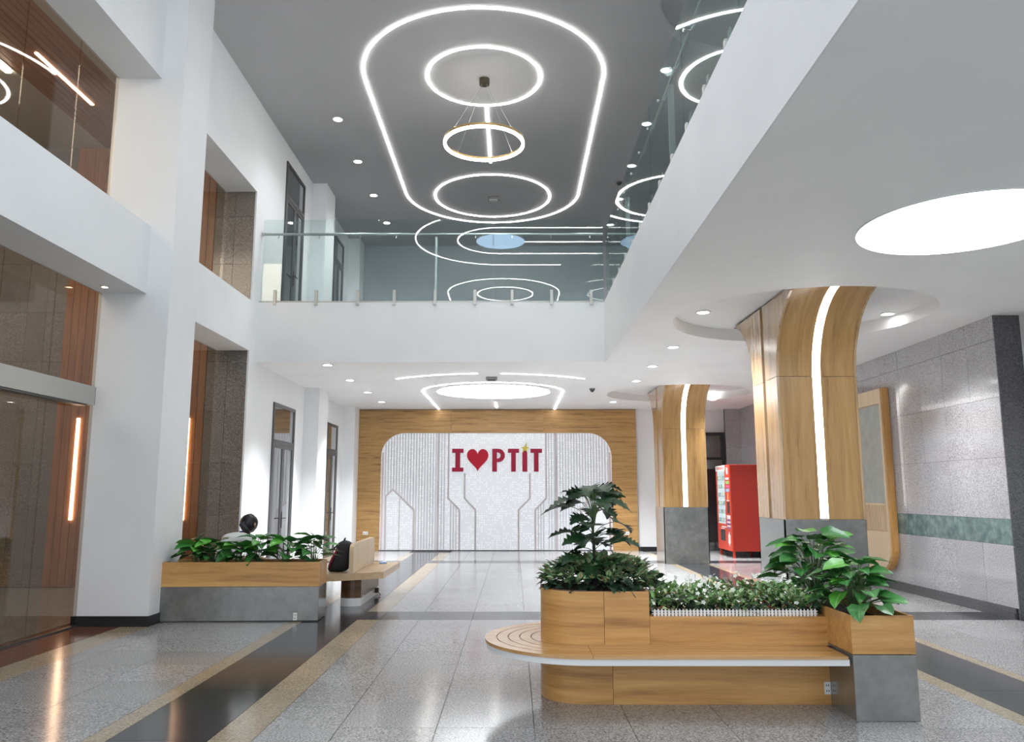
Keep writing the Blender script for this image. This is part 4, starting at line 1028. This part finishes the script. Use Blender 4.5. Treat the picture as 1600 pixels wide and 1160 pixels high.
def bushy(name, loc, label, cat, group, n, spread, height, size, leaves, seed, low=.25, squash=1.0, bright_top=True, mins=.55, names='leaf', extra=()):
    rnd = random.Random(seed)
    e = empty(name, loc, label=label, cat=cat, group=group)
    stems = MB()
    items = []
    for k in range(n):
        u = (k + .5) / n; el = u ** .8                  # 0 low and outside .. 1 high and inside
        az = k * 2.399963 + rnd.uniform(-.35, .35)
        r = spread * (1 - .70 * el ** 1.6) * rnd.uniform(.55, 1.0); z = height * (low + (1 - low) * el) * rnd.uniform(.85, 1.05)
        tip = Vector((r * math.cos(az), r * math.sin(az) * squash, z))
        items.append((tip, az, el))
    for (px, py, pz_, az, el) in extra: items.append((Vector((px, py, pz_)), az, el))
    for tip, az, el in items:
        root = (.03 * math.cos(az), .03 * math.sin(az), 0)
        stems.tube(bezier(root, (tip.x * .35, tip.y * .35, tip.z * .95), tip), .0035, 5)
        d = Vector((math.cos(az), math.sin(az) * max(.6, squash), rnd.uniform(-.30, .22) + .30 * el))
        s = size * rnd.uniform(mins, 1.0)
        lm = leaves[2] if (bright_top and len(leaves) > 2 and rnd.random() < .12 + .5 * max(0, el - .4)) else leaves[rnd.randrange(min(2, len(leaves)))]
        inst(lm, names, e, mat=orient(tip - d.normalized() * s * .05, d, s, rnd.uniform(-.5, .5)))
    stems.build('stems', M['stem_green'], e, True)
    return e
# two broad-leaved bushes in the end box
bushy('potted_philodendron', (2.47, 6.72, .60), 'rear broad-leaved green bush in the grey end box, above the white flowers', 'plant', 'broad-leaved bushes in the end box', 64, .38, .57, .24, LB, 3, .18, .85)
bushy('potted_philodendron', (2.50, 6.02, .60), 'front broad-leaved green bush spilling over the rim of the grey end box', 'plant', 'broad-leaved bushes in the end box', 62, .26, .41, .205, LB, 11, .25, .85,
      extra=((.02, -.40, .13, -PI / 2 + .1, .0), (-.12, -.38, .13, -PI / 2 - .5, .0), (.12, -.28, .16, -PI / 2 + .5, .0), (.24, .05, .12, .1, .0), (-.05, -.36, .22, -PI / 2 - .2, .1)))
# lobed tree in the drum
def lobed_tree(loc):
    rnd = random.Random(5)
    e = empty('lobed_philodendron', loc, label='tall dark plant with lobed leaves rising from the round oak planter', cat='plant')
    st_ = [(0, 0, 0), (.004, .0, .22), (-.004, 0, .40), (-.008, 0, .52)]
    MB().tube(st_, [.016, .014, .010, .006], 8).build('stem', M['trunk'], e, True)
    pt = MB()
    # (height on stem, azimuth, petiole length, rise, leaf size)
    tiers = []
    for k in range(13): tiers.append((.10 + .010 * k, k * 2.4 + .3, rnd.uniform(.05, .20), rnd.uniform(-.01, .06), .17))
    for k in range(14): tiers.append((.24 + .010 * k, k * 2.4 + 1.0, rnd.uniform(.05, .20), rnd.uniform(.02, .10), .17))
    for k in range(14): tiers.append((.36 + .008 * k, k * 2.4 + 2.1, rnd.uniform(.06, .22), rnd.uniform(.10, .24), .17))
    for k in range(12): tiers.append((.46, k * 2.4 + .2, rnd.uniform(.05, .12), rnd.uniform(.22, .30), .155))
    for h, az, ln, rise, sz in tiers:
        c, s = math.cos(az), math.sin(az)
        tip = Vector((ln * c, ln * s, h + rise))
        pt.tube(bezier((0, 0, h), (ln * .3 * c, ln * .3 * s, h + rise * .9), tip), .003, 5)
        d = Vector((c, s, rnd.uniform(-.22, .22)))
        inst(LD[rnd.randrange(2)], 'leaf', e, mat=orient(tip - d * .01, d, sz * rnd.uniform(.95, 1.40), rnd.uniform(-.45, .45)))
    pt.build('petioles', M['stem_green'], e, True)
lobed_tree((.62, 6.30, .79))
# beds: small leaves packed in one mesh
def leaf_bed(name, mat, parent, pts_fn, n, size, wid, shape, seed, fold=.3, droop=.4, up=.4, nl=4):
    rnd = random.Random(seed); v, f, uvs = [], [], []
    src = leaf_mesh('tmp_leaf', mat, 1, wid, shape, fold, droop, nl)
    sv = [x.co.copy() for x in src.vertices]; sf = [tuple(p.vertices) for p in src.polygons]
    suv = {}
    for lp in src.loops: suv[lp.vertex_index] = tuple(src.uv_layers[0].data[lp.index].uv)
    for k in range(n):
        p, d, sc = pts_fn(rnd, k / n)
        m = orient(p, d, size * sc, rnd.uniform(-.8, .8)); i = len(v)
        for q, c in enumerate(sv): v.append(tuple(m @ c)); uvs.append(suv[q])
        f += [tuple(i + a for a in t) for t in sf]
    me = bpy.data.meshes.new(name); me.from_pydata(v, [], f); me.materials.append(mat)
    ul = me.uv_layers.new(name='UVMap')
    for lp in me.loops: ul.data[lp.index].uv = uvs[lp.vertex_index]
    for p in me.polygons: p.use_smooth = True
    bpy.data.meshes.remove(src)
    o = bpy.data.objects.new(name, me); COL.objects.link(o); o.parent = parent
    return tag(o, kind='stuff')
rb = empty('red_veined_bush', (.66, 6.30, .79), label='low bush of green leaves with red ribs filling the round oak planter', cat='plant')
def drum_pts(layer):
    def fn(rnd, u):
        a = rnd.uniform(0, 2 * PI); r = math.sqrt(rnd.random())
        x, y = r * .43 * math.cos(a), r * .32 * math.sin(a)
        if r > .7 and rnd.random() < .3: x *= 1.08; y *= 1.10
        z = (.06 + .155 * (1 - r ** 4)) * rnd.uniform(.45, 1.05) if layer == 0 else rnd.uniform(.0, .11)
        if layer == 1: x *= 1.02; y *= 1.05
        d = Vector((math.cos(a) * (.2 + .6 * r) + rnd.uniform(-.5, .5), math.sin(a) * (.2 + .6 * r) + rnd.uniform(-.5, .5), rnd.uniform(.25, 1.5) if layer == 0 else rnd.uniform(-.3, .5)))
        return Vector((x, y, z)), d, rnd.uniform(.7, 1.15)
    return fn
leaf_bed('foliage', M['leaf_red'], rb, drum_pts(0), 620, .066, .36, 'ovate', 21)
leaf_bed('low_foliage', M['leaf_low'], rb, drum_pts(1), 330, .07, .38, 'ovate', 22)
fb = empty('flower_bed', (1.64, 6.30, .608), label='long bed of white star flowers and green leaves behind the picket fence', cat='flower bed')
def bed_pts(layer):
    def fn(rnd, u):
        x = rnd.uniform(-.66, .64); y = rnd.uniform(-.285, .285)
        hump = .8 + .2 * math.sin(x * 9 + y * 7)
        z = rnd.uniform(.06, .215) * hump if layer == 0 else (rnd.uniform(.02, .21) * hump if layer == 1 else rnd.uniform(.0, .085))
        d = Vector((rnd.uniform(-1, 1), rnd.uniform(-1, .7), rnd.uniform(.2, 1.6) if layer < 2 else rnd.uniform(-.2, .5)))
        return Vector((x, y, z)), d, rnd.uniform(.65, 1.2)
    return fn
leaf_bed('foliage', M['leaf_green'], fb, bed_pts(0), 900, .062, .22, 'ovate', 31, .3, .5)
leaf_bed('red_rib_foliage', M['leaf_red'], fb, bed_pts(1), 420, .050, .34, 'ovate', 32)
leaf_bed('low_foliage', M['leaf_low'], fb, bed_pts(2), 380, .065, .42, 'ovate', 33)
leaf_bed('red_bracts', M['red_petal'], fb, bed_pts(1), 110, .022, .40, 'ovate', 34)
# white star flowers, each one a part
fm = MB()
for k in range(5):
    a = 2 * PI * k / 5; c, s = math.cos(a), math.sin(a)
    i = len(fm.v); w = .0075; L = .021
    fm.v += [(0, 0, 0), (c * L * .55 - s * w, s * L * .55 + c * w, .004), (c * L, s * L, .001), (c * L * .55 + s * w, s * L * .55 - c * w, .004)]
    fm.f.append((i, i + 1, i + 2, i + 3))
fm.cyl((0, 0), .004, -.002, .005, 6)
fmesh = fm.mesh('flower', M['petal'])
rnd = random.Random(44); fst = MB()
for k in range(120):
    x = rnd.uniform(-.66, .66); y = rnd.uniform(-.31, .28); z = rnd.uniform(.12, .27) if y > -.2 else rnd.uniform(.09, .23)
    d = Vector((rnd.uniform(-.7, .7), rnd.uniform(-1.3, .2), rnd.uniform(.25, 1.1))).normalized()
    q = d.to_track_quat('Z', 'Y').to_matrix().to_4x4()
    inst(fmesh, 'flower', fb, mat=Matrix.Translation((x, y, z)) @ q @ Matrix.Scale(rnd.uniform(.7, 1.1), 4))
    fst.tube([(x * .98, y * .95, 0.02), (x, y, z)], .0014, 4)
fst.build('flower_stems', M['stem_green'], fb)

# ------------------------------------------------------------------ long planter (left)
pl = empty('long_planter', (-3.23, 9.62, 0), rz=math.radians(2.4), label='long planter box with oak top and grey concrete base beside the white pillar', cat='planter')
lx, dp = .925, .47
Bx(-lx, lx, 0, dp, .012, .400).build('base', M['concrete'], pl, bevel=.003)
Bx(-lx + .01, lx - .01, .01, dp - .01, 0, .012).build('plinth', M['dark_gap'], pl)
bw = MB().box(-lx, lx, 0, t, .402, .685).box(-lx, lx, dp - t, dp, .402, .685).box(-lx, -lx + t, t, dp - t, .402, .685).box(lx - t, lx, t, dp - t, .402, .685)
bw.build('oak_top', M['oak_x'], pl, bevel=.002)
Bx(-lx + t, lx - t, t, dp - t, .402, .65).build('soil', M['soil'], pl)
sockets(pl, Matrix.Translation((.66, -.001, .06)))
plabs = ['leftmost leafy plant of the long planter, next to the white pillar', 'second leafy plant of the long planter from the pillar', 'third leafy plant of the long planter, in front of the person in pale shirt',
         'large-leaved plant of the long planter below the black haired head', 'fifth leafy plant of the long planter, in front of the far glass door', 'last leafy plant of the long planter, reaching over its right end']
for k, (x, n, h, sp_) in enumerate(((-3.86, 14, .30, .15), (-3.66, 15, .27, .22), (-3.34, 15, .25, .22), (-3.10, 14, .33, .22), (-2.78, 15, .32, .22), (-2.44, 14, .36, .20))):
    bushy('leafy_plant', (x, 9.86 + (x + 3.2) * .04, .65), plabs[k], 'plant', 'leafy plants in the long planter', n + 6, sp_, h, .235, LB, 60 + k, .22, .75, mins=.6)

# ------------------------------------------------------------------ curved bench behind it, with divider
cb = empty('curved_bench', (-3.0, 11.4, 0), label='pale wooden bench with curved front and upright divider behind the long planter', cat='bench')
so = [(1.23, -.33), (1.235, 1.2), (.42, 1.2), (.42, -.40), (-1.2, -.40), (-1.2, -.75)] + [(-1.2 + 2.43 * k / 20, -.75 + .0 + .42 * ((k / 20) ** 2.2) - .22 * math.sin(PI * k / 20)) for k in range(1, 20)]
MB().prism(so, .345, .435).build('seat', M['birch_y'], cb, bevel=.003)
def ped(x0, x1, yb=.95, yo=0.0):
    n = 10
    front = [(x0 + (x1 - x0) * k / n, -.44 + yo - .05 * math.sin(PI * k / n)) for k in range(n + 1)]
    o = front + [(x1, yb), (x0, yb)]
    MB().prism(o, .105, .345).build('pedestal', M['dark_wood_x'], cb);  # shade on the pedestal front is put into the wood colour
    MB().prism([(a, b) for a, b in o], 0, .105).build('plinth', M['white_metal'], cb)
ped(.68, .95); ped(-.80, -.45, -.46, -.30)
dv = MB().prism([(-.56, .0)] + [(-.56 + .12 * (1 - math.cos(t_ * PI / 2)), .285 + .10 * math.sin(t_ * PI / 2)) for t_ in [k / 6 for k in range(7)]] + [(1.06 - .12 * (1 - math.cos(t_ * PI / 2)), .295 + .10 * math.sin(t_ * PI / 2)) for t_ in [k / 6 for k in range(6, -1, -1)]] + [(1.06, 0)], -.03, .03, 'x')
o = dv.build('divider', M['birch_z'], cb, bevel=.004); o.location = (.83, 0, .435)
m = Matrix.Translation((.951, -.30, .085)) @ Matrix.Rotation(PI / 2, 4, 'Z')
sockets(cb, m)
pa = empty('power_adapter', (-2.049, 12.05, .06), label='black power adapter plugged into the white plinth of the curved bench', cat='adapter')
Bx(0, .055, -.04, .04, -.02, .05).build('body', M['dark_plastic'], pa, bevel=.01)
MB().tube([(.05, 0, -.01), (.09, -.03, -.045), (.07, -.12, -.052)], .006, 6).build('cable', M['dark_plastic'], pa)

# backpack leaning on the divider
def backpack(loc):
    e = empty('backpack', loc, rz=math.radians(4), label='black backpack with red stripe leaning on the bench divider', cat='backpack')
    def blob(mb_pts, name, mat):
        me = bpy.data.meshes.new(name); bm = bmesh.new()
        bmesh.ops.create_cube(bm, size=1)
        for v in bm.verts:
            s = 1.0 if v.co.z < 0 else .62
            v.co = Vector((v.co.x * .26 * s + (.04 if v.co.z > 0 else -.02), v.co.y * .30 * (1.0 if v.co.z < 0 else .85), (v.co.z + .5) * .37))
        bmesh.ops.subdivide_edges(bm, edges=bm.edges, cuts=1, use_grid_fill=True)
        bm.to_mesh(me); bm.free(); me.materials.append(mat)
        o = bpy.data.objects.new(name, me); COL.objects.link(o); o.parent = e
        s_ = o.modifiers.new('s', 'SUBSURF'); s_.levels = 2; s_.render_levels = 2
        for p in me.polygons: p.use_smooth = True
        return o
    o = blob(None, 'body', M['black_cloth']); o.scale = (1.1, 1.1, 1.1); o.location = (0, 0, -.0)
    o = blob(None, 'front_pocket', M['black_cloth']); o.scale = (.55, .8, .6); o.location = (-.10, 0, .0)
    MB().tube(bezier((-.165, -.10, .03), (-.11, -.165, .20), (-.02, -.125, .325)), [.004, .012, .014, .016, .014, .012, .006], 6).build('red_stripe', M['red_cloth'], e, True)
    MB().tube([(.03, -.04, .37), (.035, -.04, .43), (.04, .0, .445), (.035, .04, .43), (.03, .04, .37)], .009, 6).build('top_handle', M['black_cloth'], e, True)
    MB().tube(bezier((.12, .10, .36), (.02, -.02, .47), (-.10, -.06, .30)), .012, 6).build('strap', M['black_cloth'], e, True)
backpack((-2.36, 11.12, .437))
pk = empty('small_packet', (-1.99, 12.35, .436), rz=.3, label='small blue and white packet lying on the bench seat', cat='packet')
Bx(-.05, .05, -.08, .08, 0, .022).build('body', M['sticker_blue'], pk, bevel=.006); Bx(.0, .052, -.05, .07, .022, .030).build('flap', M['white_plastic'], pk)

# ------------------------------------------------------------------ seated person
def skinned(name, verts, edges, radii, mat, parent, sub=2, root=0):
    me = bpy.data.meshes.new(name); me.from_pydata(verts, edges, []); me.materials.append(mat)
    o = bpy.data.objects.new(name, me); COL.objects.link(o)
    md = o.modifiers.new('skin', 'SKIN'); md.use_smooth_shade = True
    sl_ = me.skin_vertices[0].data
    for k, r in enumerate(radii):
        sl_[k].radius = (r, r) if not isinstance(r, tuple) else r; sl_[k].use_root = (k == root)
    sb = o.modifiers.new('sub', 'SUBSURF'); sb.levels = sub; sb.render_levels = sub
    if parent: o.parent = parent
    return o
def person(loc):
    e = empty('person', loc, label='person with black hair in a pale shirt bent forward on a bench behind plants', cat='person')
    # faces +X, seated, bent forward; loc is on the seat under the hips
    V, E, R = [], [], []
    def add(p, r, prev=None):
        V.append(p); R.append(r)
        if prev is not None: E.append((prev, len(V) - 1))
        return len(V) - 1
    pel = add((0, 0, .10), (.13, .16)); ab = add((.06, 0, .22), (.11, .14), pel); ch = add((.17, 0, .37), (.11, .155), ab)
    up = add((.26, 0, .455), (.085, .13), ch); nk = add((.32, 0, .50), .048, up); hd = add((.37, 0, .535), .058, nk)
    h2 = add((.415, 0, .60), (.085, .075), hd); h3 = add((.42, 0, .675), (.075, .07), h2)
    for s in (-1, 1):
        hip = add((.03, s * .09, .09), .088, pel); kn = add((.42, s * .13, .10), .060, hip); an = add((.40, s * .12, -.345), .040, kn); to = add((.55, s * .13, -.395), .032, an)
        sh = add((.25, s * .165, .42), .058, up); el = add((.36, s * .21, .18), .042, sh); wr_ = add((.56, s * .07, .165), .028, el)
        pa_ = add((.63, s * .05, .160), (.032, .020), wr_)
        for k in range(4):
            y = s * (.05 + (.028 - .018 * k)); l = (.030, .036, .034, .026)[k]
            a = add((.665, y, .158), .0085, pa_); b = add((.665 + l, y - s * .002, .148), .008, a); add((.665 + l * 1.5, y - s * .004, .128), .0065, b)
        a = add((.635, s * .02, .150), .010, pa_); add((.665, s * .008, .138), .008, a)
    skinned('body', V, E, R, M['skin'], e)
    # shirt
    V, E, R = [], [], []
    pel = add((-.005, 0, .11), (.17, .19)); ab = add((.06, 0, .22), (.16, .18), pel); ch = add((.165, 0, .37), (.165, .205), ab); up = add((.25, 0, .45), (.125, .175), ch)
    add((.30, 0, .485), .088, up)
    for s in (-1, 1):
        sh = add((.245, s * .168, .42), .092, up); el = add((.35, s * .208, .20), .066, sh)
    skinned('shirt', V, E, R, M['shirt'], e)
    V, E, R = [], [], []
    a = add((.275, 0, .475), .090); add((.335, 0, .510), .074, a); skinned('collar', V, E, R, M['collar'], e)
    V, E, R = [], [], []
    pel = add((0, 0, .10), (.15, .17))
    for s in (-1, 1):
        hip = add((.04, s * .095, .095), .10, pel); kn = add((.42, s * .13, .105), .073, hip); an = add((.40, s * .12, -.30), .056, kn)
    skinned('trousers', V, E, R, M['trousers'], e)
    # shoes
    for s in (-1, 1):
        V, E, R = [], [], []
        a = add((.37, s * .12, -.39), .042); b = add((.50, s * .13, -.395), (.042, .035), a); add((.58, s * .13, -.402), (.036, .028), b)
        skinned('shoe', V, E, R, M['black_cloth'], e)
    # hair cap with a short tail
    me = bpy.data.meshes.new('hair'); bm = bmesh.new(); bmesh.ops.create_uvsphere(bm, u_segments=28, v_segments=18, radius=1)
    for v in bm.verts:
        x, y, z = v.co; r = 1 + .035 * math.sin(9 * y + 3 * z) + .02 * math.sin(17 * x)
        v.co = Vector((x * .120 * r + .395, y * .116 * r, z * .128 * r + .645))
        if x > .80 and z < .25: v.co.x = .395 + .118 * .80 + (v.co.x - .489) * .3
    bm.to_mesh(me); bm.free(); me.materials.append(M['hair'])
    for p in me.polygons: p.use_smooth = True
    o = bpy.data.objects.new('hair', me); COL.objects.link(o); o.parent = e
    MB().tube([(.32, 0, .66), (.27, -.02, .64), (.30, -.06, .56), (.36, -.085, .47)], [.035, .045, .04, .015], 10).build('ponytail', M['hair'], e, True)
    fc = MB()
    for s in (-1, 1):
        MB().tube([(.497, s * .03, .628), (.503, s * .03, .630)], .011, 8).build('eye', M['hair'], e, True)
        MB().tube([(.41, s * .102, .60), (.40, s * .113, .63), (.405, s * .107, .655)], [.008, .013, .008], 8).build('ear', M['skin'], e, True)
    MB().tube([(.495, 0, .632), (.522, 0, .598), (.498, 0, .594)], [.008, .013, .010], 8).build('nose', M['skin'], e, True)
    MB().tube([(.492, -.022, .570), (.50, 0, .571), (.492, .022, .570)], .005, 6).build('mouth', M['red_cloth'], e, True)
    return e
_p = person((-3.84, 10.72, .437)); _p.rotation_euler = (0, 0, math.radians(58))
bpy.context.view_layer.update()
